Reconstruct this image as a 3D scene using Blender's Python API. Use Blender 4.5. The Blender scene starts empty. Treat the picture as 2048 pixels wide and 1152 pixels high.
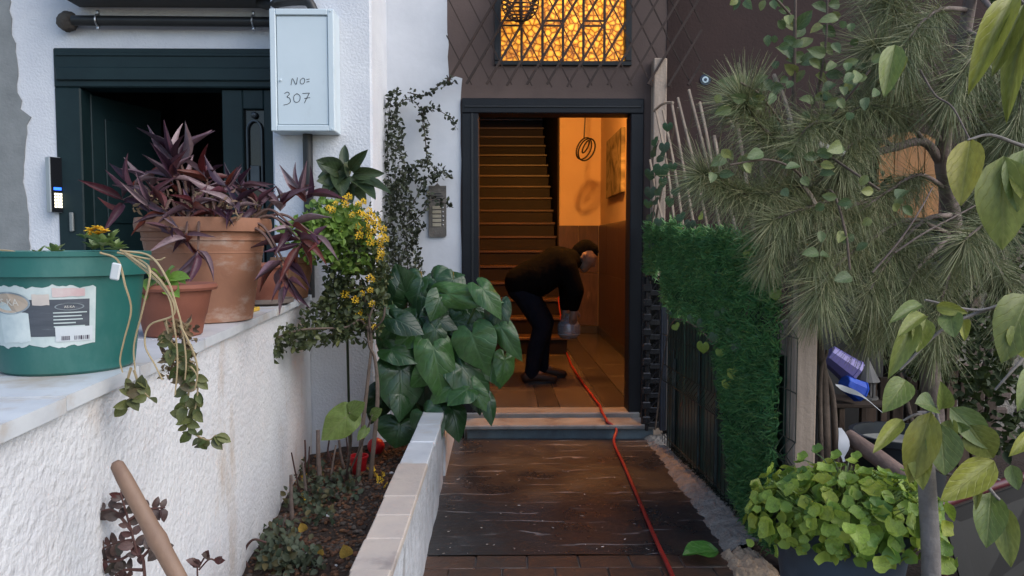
import bpy, bmesh, math, random
import numpy as np
from mathutils import Vector, Matrix
random.seed(7); rng = np.random.default_rng(7)
S = bpy.context.scene
COL = S.collection
PI = math.pi
R = math.radians
# ---------------------------------------------------------------- camera
CAM_Z = 1.157
FPX = 1500.0
PITCH, YAW = math.atan(86/1500), math.atan(24/1500)
cam = bpy.data.cameras.new('camera'); camo = bpy.data.objects.new('camera', cam); COL.objects.link(camo)
camo.location = (0, 0, CAM_Z)
camo.rotation_euler = (PI/2 - PITCH, 0, -YAW)
cam.sensor_width = 36; cam.lens = 36*FPX/2048
cam.clip_start = .05; cam.clip_end = 500
S.camera = camo
CR = camo.rotation_euler.to_matrix()
def ray(px, py): return CR @ Vector(((px-1024)/FPX, -(py-576)/FPX, -1))
def at(px, py, Y):
    d = ray(px, py); return Vector((0, 0, CAM_Z)) + d*(Y/d.y)
def atz(px, py, z):
    d = ray(px, py); return Vector((0, 0, CAM_Z)) + d*((z-CAM_Z)/d.z)
# ---------------------------------------------------------------- world, sun, exposure
W = bpy.data.worlds.new('World'); S.world = W; W.use_nodes = True
nt = W.node_tree; bg = nt.nodes['Background']
sky = nt.nodes.new('ShaderNodeTexSky'); sky.sky_type = 'NISHITA'; sky.sun_disc = False
SUN_EL, SUN_AZ = R(40), R(119)      # azimuth clockwise from +Y: behind the camera, to the right
sky.sun_elevation = SUN_EL; sky.sun_rotation = SUN_AZ
sky.dust_density = 1.2; sky.air_density = 1.0; sky.ozone_density = 1.0
nt.links.new(sky.outputs[0], bg.inputs[0]); bg.inputs[1].default_value = .15
sl = bpy.data.lights.new('sun', 'SUN'); so = bpy.data.objects.new('sun', sl); COL.objects.link(so)
sl.energy = 1.2; sl.angle = R(60); sl.color = (1, .97, .93)
sd = Vector((math.sin(SUN_AZ)*math.cos(SUN_EL), math.cos(SUN_AZ)*math.cos(SUN_EL), math.sin(SUN_EL)))
so.rotation_euler = sd.to_track_quat('Z', 'Y').to_euler(); so.location = (6, -5, 6)
S.view_settings.view_transform = 'Standard'; S.view_settings.look = 'None'
S.view_settings.exposure = 0.70; S.view_settings.gamma = 1
S.view_settings.use_curve_mapping = False
S.cycles.max_bounces = 8
S.cycles.use_denoising = True
S.cycles.sample_clamp_indirect = 6
# ---------------------------------------------------------------- materials
def newmat(name):
    m = bpy.data.materials.new(name); m.use_nodes = True
    n = m.node_tree; n.nodes.clear()
    out = n.nodes.new('ShaderNodeOutputMaterial')
    return m, n, out
def nd(n, t, **kw):
    x = n.nodes.new(t)
    for k, v in kw.items():
        if k.startswith('i_'):
            key = k[2:]
            x.inputs[int(key) if key.isdigit() else key.replace('_', ' ')].default_value = v
        else: setattr(x, k, v)
    return x
def c4(c): return (c[0], c[1], c[2], 1)
def ramp(n, stops, interp='LINEAR'):
    r = n.nodes.new('ShaderNodeValToRGB'); r.color_ramp.interpolation = interp
    e = r.color_ramp.elements
    while len(e) < len(stops): e.new(.5)
    for i, (p, c) in enumerate(stops): e[i].position = p; e[i].color = c4(c) if len(c) == 3 else c
    return r
def pm(name, c1, c2=None, scale=6, rough=.7, bump=0, bscale=40, detail=6, metal=0, spec=.5, stretch=(1,1,1), vary=0.0, stain=None, rough2=None, bdist=.01, voronoi=False):
    """two-tone noise paint with a fine bump, optional stain colour (colour, scale, threshold) and per-object value variation"""
    m, n, out = newmat(name); L = n.links.new
    b = nd(n, 'ShaderNodeBsdfPrincipled'); L(b.outputs[0], out.inputs[0])
    b.inputs['Roughness'].default_value = rough; b.inputs['Metallic'].default_value = metal
    b.inputs['Specular IOR Level'].default_value = spec
    tc = nd(n, 'ShaderNodeTexCoord'); mp = nd(n, 'ShaderNodeMapping'); mp.inputs['Scale'].default_value = stretch
    oi = nd(n, 'ShaderNodeObjectInfo')
    va = nd(n, 'ShaderNodeVectorMath', operation='ADD'); L(tc.outputs['Object'], va.inputs[0])
    if vary:
        ms = nd(n, 'ShaderNodeMath', operation='MULTIPLY', i_1=37.0); L(oi.outputs['Random'], ms.inputs[0]); L(ms.outputs[0], va.inputs[1])
    L(va.outputs[0], mp.inputs[0])
    no = nd(n, 'ShaderNodeTexNoise', i_Scale=scale, i_Detail=detail, i_Roughness=.6); L(mp.outputs[0], no.inputs['Vector'])
    if c2 is None: c2 = tuple(v*.8 for v in c1)
    rp = ramp(n, [(.32, c1), (.68, c2)]); L(no.outputs[0], rp.inputs[0])
    colr = rp.outputs[0]
    if stain:
        sc, ss, th = stain[:3]; st = stain[3] if len(stain) > 3 else (1, 1, 1)
        m2 = nd(n, 'ShaderNodeMapping'); m2.inputs['Scale'].default_value = st; L(va.outputs[0], m2.inputs[0])
        n2 = nd(n, 'ShaderNodeTexNoise', i_Scale=ss, i_Detail=7, i_Roughness=.65); L(m2.outputs[0], n2.inputs['Vector'])
        r2 = ramp(n, [(th, (0,0,0)), (min(1, th+.16), (1,1,1))]); L(n2.outputs[0], r2.inputs[0])
        mx = nd(n, 'ShaderNodeMix', data_type='RGBA'); L(r2.outputs[0], mx.inputs[0]); L(colr, mx.inputs[6]); mx.inputs[7].default_value = c4(sc)
        colr = mx.outputs[2]
    if vary:
        mr = nd(n, 'ShaderNodeMapRange'); mr.inputs[3].default_value = 1-vary; mr.inputs[4].default_value = 1+vary; L(oi.outputs['Random'], mr.inputs[0])
        hs = nd(n, 'ShaderNodeHueSaturation'); L(mr.outputs[0], hs.inputs['Value']); L(colr, hs.inputs['Color']); colr = hs.outputs[0]
    L(colr, b.inputs['Base Color'])
    if rough2 is not None:
        mr2 = nd(n, 'ShaderNodeMapRange'); mr2.inputs[1].default_value = .3; mr2.inputs[2].default_value = .7; mr2.inputs[3].default_value = rough; mr2.inputs[4].default_value = rough2
        L(no.outputs[0], mr2.inputs[0]); L(mr2.outputs[0], b.inputs['Roughness'])
    if bump:
        if voronoi:
            bn = nd(n, 'ShaderNodeTexVoronoi', i_Scale=bscale)
        else:
            bn = nd(n, 'ShaderNodeTexNoise', i_Scale=bscale, i_Detail=4, i_Roughness=.55)
        L(va.outputs[0], bn.inputs['Vector'])
        bp = nd(n, 'ShaderNodeBump', i_Strength=bump, i_Distance=bdist); L(bn.outputs[0], bp.inputs['Height']); L(bp.outputs[0], b.inputs['Normal'])
    return m
def leafmat(name, cols, rough=.45, trans=.25, veins=None, spec=.4):
    """leaf colours picked at random per leaf; veins = (midrib colour, side veins per leaf, strength) in the leaf's own space"""
    m, n, out = newmat(name); L = n.links.new
    oi = nd(n, 'ShaderNodeObjectInfo'); ge = nd(n, 'ShaderNodeNewGeometry'); tc = nd(n, 'ShaderNodeTexCoord')
    ad = nd(n, 'ShaderNodeMath', operation='ADD'); L(oi.outputs['Random'], ad.inputs[0]); L(ge.outputs['Random Per Island'], ad.inputs[1])
    fr = nd(n, 'ShaderNodeMath', operation='FRACT'); L(ad.outputs[0], fr.inputs[0])
    rp = ramp(n, [(i/max(1, len(cols)-1), c) for i, c in enumerate(cols)]); L(fr.outputs[0], rp.inputs[0])
    no = nd(n, 'ShaderNodeTexNoise', i_Scale=9, i_Detail=4); L(tc.outputs['Object'], no.inputs['Vector'])
    mr = nd(n, 'ShaderNodeMapRange'); mr.inputs[1].default_value = .25; mr.inputs[2].default_value = .75; mr.inputs[3].default_value = .75; mr.inputs[4].default_value = 1.25; L(no.outputs[0], mr.inputs[0])
    hs = nd(n, 'ShaderNodeHueSaturation'); L(rp.outputs[0], hs.inputs['Color']); L(mr.outputs[0], hs.inputs['Value'])
    col = hs.outputs[0]
    b = nd(n, 'ShaderNodeBsdfPrincipled'); b.inputs['Roughness'].default_value = rough; b.inputs['Specular IOR Level'].default_value = spec
    if veins:
        vc, nv, vs = veins
        sp = nd(n, 'ShaderNodeSeparateXYZ'); L(tc.outputs['Object'], sp.inputs[0])
        ab = nd(n, 'ShaderNodeMath', operation='ABSOLUTE'); L(sp.outputs[0], ab.inputs[0])
        k = nd(n, 'ShaderNodeMath', operation='MULTIPLY_ADD', i_1=-1.1); L(ab.outputs[0], k.inputs[0]); L(sp.outputs[1], k.inputs[2])
        wn2 = nd(n, 'ShaderNodeTexNoise', i_Scale=4, i_Detail=2); L(tc.outputs['Object'], wn2.inputs['Vector'])
        k2 = nd(n, 'ShaderNodeMath', operation='MULTIPLY_ADD', i_1=.22); L(wn2.outputs[0], k2.inputs[0]); L(k.outputs[0], k2.inputs[2])
        f = nd(n, 'ShaderNodeMath', operation='MULTIPLY', i_1=nv*2*PI); L(k2.outputs[0], f.inputs[0])
        s = nd(n, 'ShaderNodeMath', operation='SINE'); L(f.outputs[0], s.inputs[0])
        g = nd(n, 'ShaderNodeMapRange'); g.inputs[1].default_value = .86; g.inputs[2].default_value = 1.0; L(s.outputs[0], g.inputs[0])
        g2 = nd(n, 'ShaderNodeMapRange'); g2.inputs[1].default_value = .012; g2.inputs[2].default_value = .035; g2.inputs[3].default_value = 1; g2.inputs[4].default_value = 0; L(ab.outputs[0], g2.inputs[0])
        mxm = nd(n, 'ShaderNodeMath', operation='MAXIMUM'); L(g.outputs[0], mxm.inputs[0]); L(g2.outputs[0], mxm.inputs[1])
        ml = nd(n, 'ShaderNodeMath', operation='MULTIPLY', i_1=vs); L(mxm.outputs[0], ml.inputs[0])
        mx = nd(n, 'ShaderNodeMix', data_type='RGBA'); L(ml.outputs[0], mx.inputs[0]); L(col, mx.inputs[6]); mx.inputs[7].default_value = c4(vc); col = mx.outputs[2]
        bp = nd(n, 'ShaderNodeBump', i_Strength=.3, i_Distance=.006); bp.invert = True; L(mxm.outputs[0], bp.inputs['Height']); L(bp.outputs[0], b.inputs['Normal'])
    L(col, b.inputs['Base Color'])
    t = nd(n, 'ShaderNodeBsdfTranslucent'); L(col, t.inputs[0])
    ms = nd(n, 'ShaderNodeMixShader', i_0=trans); L(b.outputs[0], ms.inputs[1]); L(t.outputs[0], ms.inputs[2]); L(ms.outputs[0], out.inputs[0])
    return m
def emit(name, c, s):
    m, n, out = newmat(name); e = nd(n, 'ShaderNodeEmission', i_0=c4(c), i_1=s); n.links.new(e.outputs[0], out.inputs[0]); return m
def glassmat(name, c=(1,1,1), rough=.02, ior=1.45, alpha=.35):
    m, n, out = newmat(name); L = n.links.new
    g = nd(n, 'ShaderNodeBsdfGlossy', i_1=rough); t = nd(n, 'ShaderNodeBsdfTransparent', i_0=c4(c)); f = nd(n, 'ShaderNodeFresnel', i_0=ior)
    d = nd(n, 'ShaderNodeBsdfDiffuse', i_0=c4(c))
    a = nd(n, 'ShaderNodeMixShader', i_0=alpha); L(t.outputs[0], a.inputs[1]); L(d.outputs[0], a.inputs[2])
    b = nd(n, 'ShaderNodeMixShader'); L(f.outputs[0], b.inputs[0]); L(a.outputs[0], b.inputs[1]); L(g.outputs[0], b.inputs[2]); L(b.outputs[0], out.inputs[0])
    return m
# ---------------------------------------------------------------- mesh helpers
ORG = {}           # root object -> world origin of the thing
class MB:
    def __init__(s): s.v = []; s.f = []; s.mi = []; s.cur = 0
    def add(s, v, f):
        o = len(s.v); s.v += [tuple(p) for p in v]; s.f += [tuple(i+o for i in q) for q in f]; s.mi += [s.cur]*len(f); return s
    def box(s, x0, x1, y0, y1, z0, z1, ch=0, M=None):
        if x0 > x1: x0, x1 = x1, x0
        if y0 > y1: y0, y1 = y1, y0
        if z0 > z1: z0, z1 = z1, z0
        if ch <= 0:
            v = [(x,y,z) for x in (x0,x1) for y in (y0,y1) for z in (z0,z1)]
            f = [(0,1,3,2),(4,6,7,5),(0,4,5,1),(2,3,7,6),(0,2,6,4),(1,5,7,3)]
        else:
            ch = min(ch, (x1-x0)*.45, (y1-y0)*.45, (z1-z0)*.45)
            v = []; f = []; idx = {}
            b = [(x0,x1),(y0,y1),(z0,z1)]
            for sx in (0,1):
                for sy in (0,1):
                    for sz in (0,1):
                        for ax in range(3):
                            sg = (sx,sy,sz); p = []
                            for k in range(3):
                                q = b[k][sg[k]]
                                if k != ax: q += ch if sg[k] == 0 else -ch
                                p.append(q)
                            idx[(sx,sy,sz,ax)] = len(v); v.append(tuple(p))
            cyc = [(0,0),(1,0),(1,1),(0,1)]
            for ax in range(3):
                a, c = (ax+1)%3, (ax+2)%3
                for sd_ in (0,1):
                    q = []
                    for (i,j) in cyc:
                        g = [0,0,0]; g[ax] = sd_; g[a] = i; g[c] = j; q.append(idx[(*g,ax)])
                    f.append(tuple(q if sd_ else q[::-1]))
                for i in (0,1):
                    for j in (0,1):
                        g0 = [0,0,0]; g1 = [0,0,0]; g0[a] = g1[a] = i; g0[c] = g1[c] = j; g1[ax] = 1
                        f.append((idx[(*g0,a)], idx[(*g1,a)], idx[(*g1,c)], idx[(*g0,c)]))
            for sx in (0,1):
                for sy in (0,1):
                    for sz in (0,1): f.append(tuple(idx[(sx,sy,sz,k)] for k in range(3)))
        if M is not None: v = [M @ Vector(p) for p in v]
        return s.add(v, f)
    def tube(s, pts, rad, n=6, cap=True):
        pts = [Vector(p) for p in pts]; k = len(pts)
        if not hasattr(rad, '__len__'): rad = [rad]*k
        v = []; f = []; up = None
        for i, p in enumerate(pts):
            t = (pts[min(i+1,k-1)] - pts[max(i-1,0)])
            if t.length < 1e-9: t = Vector((0,0,1))
            t.normalize()
            if up is None:
                up = t.orthogonal().normalized()
            up = (up - t*up.dot(t))
            up = up.normalized() if up.length > 1e-6 else t.orthogonal().normalized()
            w = t.cross(up)
            for j in range(n):
                a = 2*PI*j/n; v.append(p + (up*math.cos(a) + w*math.sin(a))*rad[i])
        for i in range(k-1):
            for j in range(n):
                f.append((i*n+j, i*n+(j+1)%n, (i+1)*n+(j+1)%n, (i+1)*n+j))
        if cap: f.append(tuple(range(n))[::-1]); f.append(tuple(range((k-1)*n, k*n)))
        return s.add(v, f)
    def lathe(s, prof, n=32, c=(0,0,0), M=None):
        v = []; f = []; k = len(prof)
        for (r, z) in prof:
            for j in range(n):
                a = 2*PI*j/n; v.append(Vector((c[0]+r*math.cos(a), c[1]+r*math.sin(a), c[2]+z)))
        for i in range(k-1):
            for j in range(n): f.append((i*n+j, i*n+(j+1)%n, (i+1)*n+(j+1)%n, (i+1)*n+j))
        f.append(tuple(range(n))[::-1]); f.append(tuple(range((k-1)*n, k*n)))
        if M is not None: v = [M @ p for p in v]
        return s.add(v, f)
    def ball(s, c, r, nu=10, nv=7, sc=(1,1,1)):
        prof = []
        v = []; f = []
        for i in range(nv+1):
            t = PI*i/nv
            for j in range(nu):
                a = 2*PI*j/nu
                v.append((c[0]+r*sc[0]*math.sin(t)*math.cos(a), c[1]+r*sc[1]*math.sin(t)*math.sin(a), c[2]+r*sc[2]*math.cos(t)))
        for i in range(nv):
            for j in range(nu): f.append((i*nu+j, (i+1)*nu+j, (i+1)*nu+(j+1)%nu, i*nu+(j+1)%nu))
        return s.add(v, f)
    def prism(s, poly, d0, d1, frame):
        """poly in (a,b), extruded along the third axis of frame=(origin, A, B, N)"""
        o, A, B, N = [Vector(q) for q in frame]; n = len(poly)
        v = [o + A*a + B*b + N*d0 for a, b in poly] + [o + A*a + B*b + N*d1 for a, b in poly]
        f = [tuple(range(n))[::-1], tuple(range(n, 2*n))] + [(i, (i+1)%n, n+(i+1)%n, n+i) for i in range(n)]
        return s.add(v, f)
    def mesh(s, name, org=(0,0,0), smooth=None):
        me = bpy.data.meshes.new(name); o = Vector(org)
        me.from_pydata([(p[0]-o.x, p[1]-o.y, p[2]-o.z) for p in s.v], [], s.f)
        if any(s.mi): me.polygons.foreach_set('material_index', s.mi)
        me.update()
        bm = bmesh.new(); bm.from_mesh(me); bmesh.ops.recalc_face_normals(bm, faces=bm.faces); bm.to_mesh(me); bm.free()
        if smooth:
            me.shade_smooth(); me.set_sharp_from_angle(angle=R(smooth))
        return me
def root_of(o):
    while o.parent: o = o.parent
    return o
def org_of(o): return ORG.get(root_of(o).name, Vector((0,0,0))) if o else Vector((0,0,0))
def tag(o, label=None, cat=None, group=None, kind=None):
    if label: o['label'] = label
    if cat: o['category'] = cat
    if group: o['group'] = group
    if kind: o['kind'] = kind
    return o
def thing(name, label, cat, loc=(0,0,0), group=None):
    o = bpy.data.objects.new(name, None); COL.objects.link(o); o.location = loc; o.empty_display_size = .1
    ORG[o.name] = Vector(loc); return tag(o, label, cat, group)
def part(mb, name, mat, parent=None, smooth=None, kind=None, label=None):
    me = mb.mesh(name, org_of(parent), smooth) if isinstance(mb, MB) else mb
    for m_ in (mat if isinstance(mat, (list, tuple)) else [mat]): me.materials.append(m_)
    o = bpy.data.objects.new(name, me); COL.objects.link(o)
    if parent: o.parent = parent
    if kind: o['kind'] = kind
    if label: o['label'] = label
    return o
def solo(mb, name, mat, label, cat, loc, smooth=None, group=None, kind=None):
    """a thing that is one mesh, origin at loc"""
    me = mb.mesh(name, loc, smooth)
    for m_ in (mat if isinstance(mat, (list, tuple)) else [mat]): me.materials.append(m_)
    o = bpy.data.objects.new(name, me); COL.objects.link(o); o.location = loc; ORG[o.name] = Vector(loc)
    return tag(o, label, cat, group, kind)
def inst(me, name, parent, M):
    """share mesh data: M is a world matrix"""
    o = bpy.data.objects.new(name, me); COL.objects.link(o)
    if parent: o.parent = parent
    o.matrix_local = Matrix.Translation(-org_of(parent)) @ M
    return o
def frame_m(A, T, N, w=1.0, zs=None):
    """matrix of a leaf lying from A to T (unit length mesh), face towards N, width scale w metres"""
    A = Vector(A); y = Vector(T) - A; L = y.length; y = y/L
    z = Vector(N) - y*Vector(N).dot(y)
    z = z.normalized() if z.length > 1e-5 else y.orthogonal().normalized()
    x = y.cross(z)
    zs = L if zs is None else zs
    return Matrix(((x.x*w, y.x*L, z.x*zs, A.x), (x.y*w, y.y*L, z.y*zs, A.y), (x.z*w, y.z*L, z.z*zs, A.z), (0,0,0,1)))
def leaf_geo(shape='oval', fold=.15, curl=.15, nu=6, cols=5, wav=0.0, seed=0):
    """unit leaf along +Y, width 1 (x from -.5 to .5), normal +Z"""
    rr = random.Random(seed); v = []; f = []
    for i in range(nu+1):
        t = i/nu
        if shape == 'oval': w = math.sin(PI*min(1, t**.85))**.75
        elif shape == 'lance': w = math.sin(PI*t**.75)**1.0 * (1-.25*t)
        elif shape == 'blade': w = (1-t)**.6*min(1, t*6+.5)
        elif shape == 'round': w = math.sqrt(max(0, 1-(2*t-1)**2))
        else: w = 1
        w = max(w, .03)
        for j in range(cols):
            u = -1 + 2*j/(cols-1)
            z = fold*abs(u)*w*.5 - curl*(t**2) + wav*math.sin(t*9+u*3+seed)*abs(u) + rr.uniform(-1, 1)*wav*.4
            v.append((u*w*.5, t - curl*.25*t*t, z))
    for i in range(nu):
        for j in range(cols-1): f.append((i*cols+j, i*cols+j+1, (i+1)*cols+j+1, (i+1)*cols+j))
    return v, f
def heart_geo(curl=.2, wav=.03, seed=0, n=22, rings=3, notch=.10, lobe=.42):
    rr = random.Random(seed); v = [(0,0,0)]; f = []
    key = [(0, 1.0), (18, .80), (40, .66), (65, .58), (90, .54), (120, .53), (145, .50), (163, .38), (180, notch)]
    def rad(a):
        a = abs(math.degrees(a))
        for (a0, r0), (a1, r1) in zip(key, key[1:]):
            if a <= a1: t = (a-a0)/(a1-a0); t = t*t*(3-2*t); return r0+(r1-r0)*t
        return notch
    for k in range(1, rings+1):
        q = k/rings
        for j in range(n):
            a = -PI + 2*PI*j/n; r = rad(a)*q
            x, y = math.sin(a)*r, math.cos(a)*r
            z = -curl*(y*abs(y)*.8 if y > 0 else y*y*.5) - .10*q*q + .16*abs(x) - .25*x*x + wav*q*math.sin(5*a+seed)+rr.uniform(-1, 1)*wav*.4*q
            v.append((x*.92, y, z))
    for j in range(n): f.append((0, 1+j, 1+(j+1)%n))
    for k in range(rings-1):
        for j in range(n):
            a, b = 1+k*n, 1+(k+1)*n
            f.append((a+j, b+j, b+(j+1)%n, a+(j+1)%n))
    return v, f
def raw_mesh(name, vf, mat, smooth=True):
    me = bpy.data.meshes.new(name); me.from_pydata(vf[0], [], vf[1]); me.update()
    if smooth: me.shade_smooth()
    if mat:
        for m_ in (mat if isinstance(mat, (list, tuple)) else [mat]): me.materials.append(m_)
    return me
def cloud(name, mats, vf, mat, parent, kind='stuff'):
    """many leaves joined into one mesh; mats = list of world matrices"""
    tv = np.array(vf[0], float); k = len(tv); Ms = np.array([[list(r) for r in m] for m in mats])
    hv = np.concatenate([tv, np.ones((k, 1))], 1)
    vs = np.einsum('mij,kj->mki', Ms, hv)[:, :, :3] - np.array(org_of(parent))
    fs = vf[1]; F = []
    for i in range(len(mats)):
        o = i*k; F += [tuple(q+o for q in f) for f in fs]
    me = bpy.data.meshes.new(name); me.from_pydata(vs.reshape(-1, 3).tolist(), [], F); me.update(); me.shade_smooth(); me.materials.append(mat)
    o = bpy.data.objects.new(name, me); COL.objects.link(o); o.parent = parent
    if kind: o['kind'] = kind
    return o
def rvec(): 
    return Vector(rng.normal(size=3)).normalized()
def U(a, b): return random.uniform(a, b)
def bez(pts, n=12):
    """Catmull-Rom through pts"""
    pts = [Vector(p) for p in pts]
    if len(pts) < 3: return [pts[0].lerp(pts[-1], i/n) for i in range(n+1)]
    P = [pts[0]*2-pts[1]] + pts + [pts[-1]*2-pts[-2]]; out = []
    for i in range(1, len(P)-2):
        for k in range(n):
            t = k/n; a, b, c, d = P[i-1], P[i], P[i+1], P[i+2]
            out.append(.5*((2*b) + (c-a)*t + (2*a-5*b+4*c-d)*t*t + (3*b-a-3*c+d)*t**3))
    out.append(pts[-1]); return out
def taper(r0, r1, n): return [r0+(r1-r0)*i/(n-1) for i in range(n)]
def noise2(x, y, s=0):
    return (math.sin(x*1.7+s)+math.sin(y*2.3+s*1.3+x*.6)+math.sin((x+y)*3.1+s*2.1)*.5+math.sin(x*5.3-y*4.1+s)*.35)/2.85
# ---------------------------------------------------------------- palette
M_stucco = pm('rough_white_stucco', (.70,.70,.71), (.63,.63,.65), 5, .9, .6, 48, bdist=.014, stain=((.52,.44,.37), 1.9, .57, (1.6,1.6,.6)))
M_pillar = pm('white_textured_paint', (.70,.71,.74), (.62,.63,.67), 4, .85, .45, 70, bdist=.012)
M_white = pm('smooth_white_paint', (.64,.66,.70), (.54,.56,.60), 3, .75, .12, 25, stain=((.40,.38,.34), 2.2, .64))
M_grey = pm('grey_cement_plaster', (.26,.27,.27), (.19,.20,.20), 5, .9, .3, 50)
M_brown = pm('taupe_brown_wall_paint', (.135,.094,.082), (.105,.073,.064), 3, .85, .2, 60)
M_cement = pm('raw_cement', (.33,.30,.26), (.20,.18,.16), 14, .95, .9, 45, bdist=.02)
M_tan = pm('tan_mortar', (.50,.38,.27), (.36,.26,.18), 18, .95, .9, 50, bdist=.02)
M_marble = pm('grey_white_marble', (.66,.68,.70), (.50,.52,.55), 5, .4, .06, 60, stain=((.46,.38,.30), 3.5, .53), stretch=(1,1,2.2), vary=.08)
M_beige = pm('beige_coping_stone', (.55,.47,.40), (.46,.40,.36), 6, .7, .25, 50, stain=((.30,.26,.24), 5, .56), vary=.10)
M_step = pm('worn_grey_marble_step', (.26,.255,.25), (.16,.155,.15), 6, .4, .1, 60, stretch=(1,3,1))
M_black = pm('black_painted_steel', (.006,.007,.009), (.010,.011,.013), 8, .5, .1, 80)
M_green = pm('dark_green_painted_steel', (.010,.026,.029), (.007,.019,.022), 5, .5, .1, 40, spec=.3)
M_dark = pm('dark_room_paint', (.13,.12,.11), (.10,.09,.085), 3, .9)
M_hallbrown = pm('dark_hall_shade_brown', (.05,.026,.016), (.04,.02,.013), 3, .7)  # shade put into the colour: dark brown that cuts lamp bounce
M_maroon = pm('maroon_wall_paint', (.036,.016,.013), (.027,.012,.010), 3, .85, .2, 60)
M_cream = pm('cream_hall_paint', (.74,.56,.36), (.70,.52,.33), 3, .8, .05, 60)
M_pan = pm('brown_veined_marble_panel', (.12,.066,.042), (.06,.034,.023), 7, .3, .05, 40, stretch=(3,3,.6), vary=.12, stain=((.26,.18,.13), 5, .62, (3,3,.5)))
M_tile = pm('grey_brown_floor_marble', (.085,.073,.066), (.055,.046,.041), 5, .26, .05, 60, vary=.14)
M_tiled = pm('dark_floor_marble', (.055,.046,.042), (.036,.031,.029), 6, .28, .05, 60, vary=.12)
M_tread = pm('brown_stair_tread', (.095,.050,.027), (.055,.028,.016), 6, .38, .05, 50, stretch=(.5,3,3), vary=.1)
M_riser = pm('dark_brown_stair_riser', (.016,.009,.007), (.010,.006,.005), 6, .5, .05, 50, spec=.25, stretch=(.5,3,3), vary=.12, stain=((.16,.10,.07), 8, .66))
M_soil = pm('dark_garden_soil', (.045,.026,.018), (.022,.014,.010), 30, .95, .8, 70, bdist=.02)
M_chip = leafmat('brown_mulch_chips', [(.04,.024,.017), (.14,.062,.032), (.07,.035,.022), (.20,.095,.045), (.05,.032,.025), (.12,.10,.085), (.03,.02,.015)], .8, 0)
M_ground = pm('dusty_ground', (.12,.10,.08), (.07,.06,.05), 3, .95, .4, 30)
M_wood = pm('weathered_grey_wood', (.38,.30,.24), (.25,.19,.15), 5, .85, .3, 60, stretch=(8,8,.6), vary=.12)
M_slat = pm('brown_trellis_slat', (.045,.026,.020), (.03,.018,.014), 8, .8, .2, 60, vary=.2)
M_stick = pm('pale_dry_trellis_stick', (.34,.27,.20), (.22,.16,.12), 10, .85, .2, 70, vary=.25)
M_wallboard = pm('grey_board', (.10,.095,.09), (.075,.07,.066), 4, .85)

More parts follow.
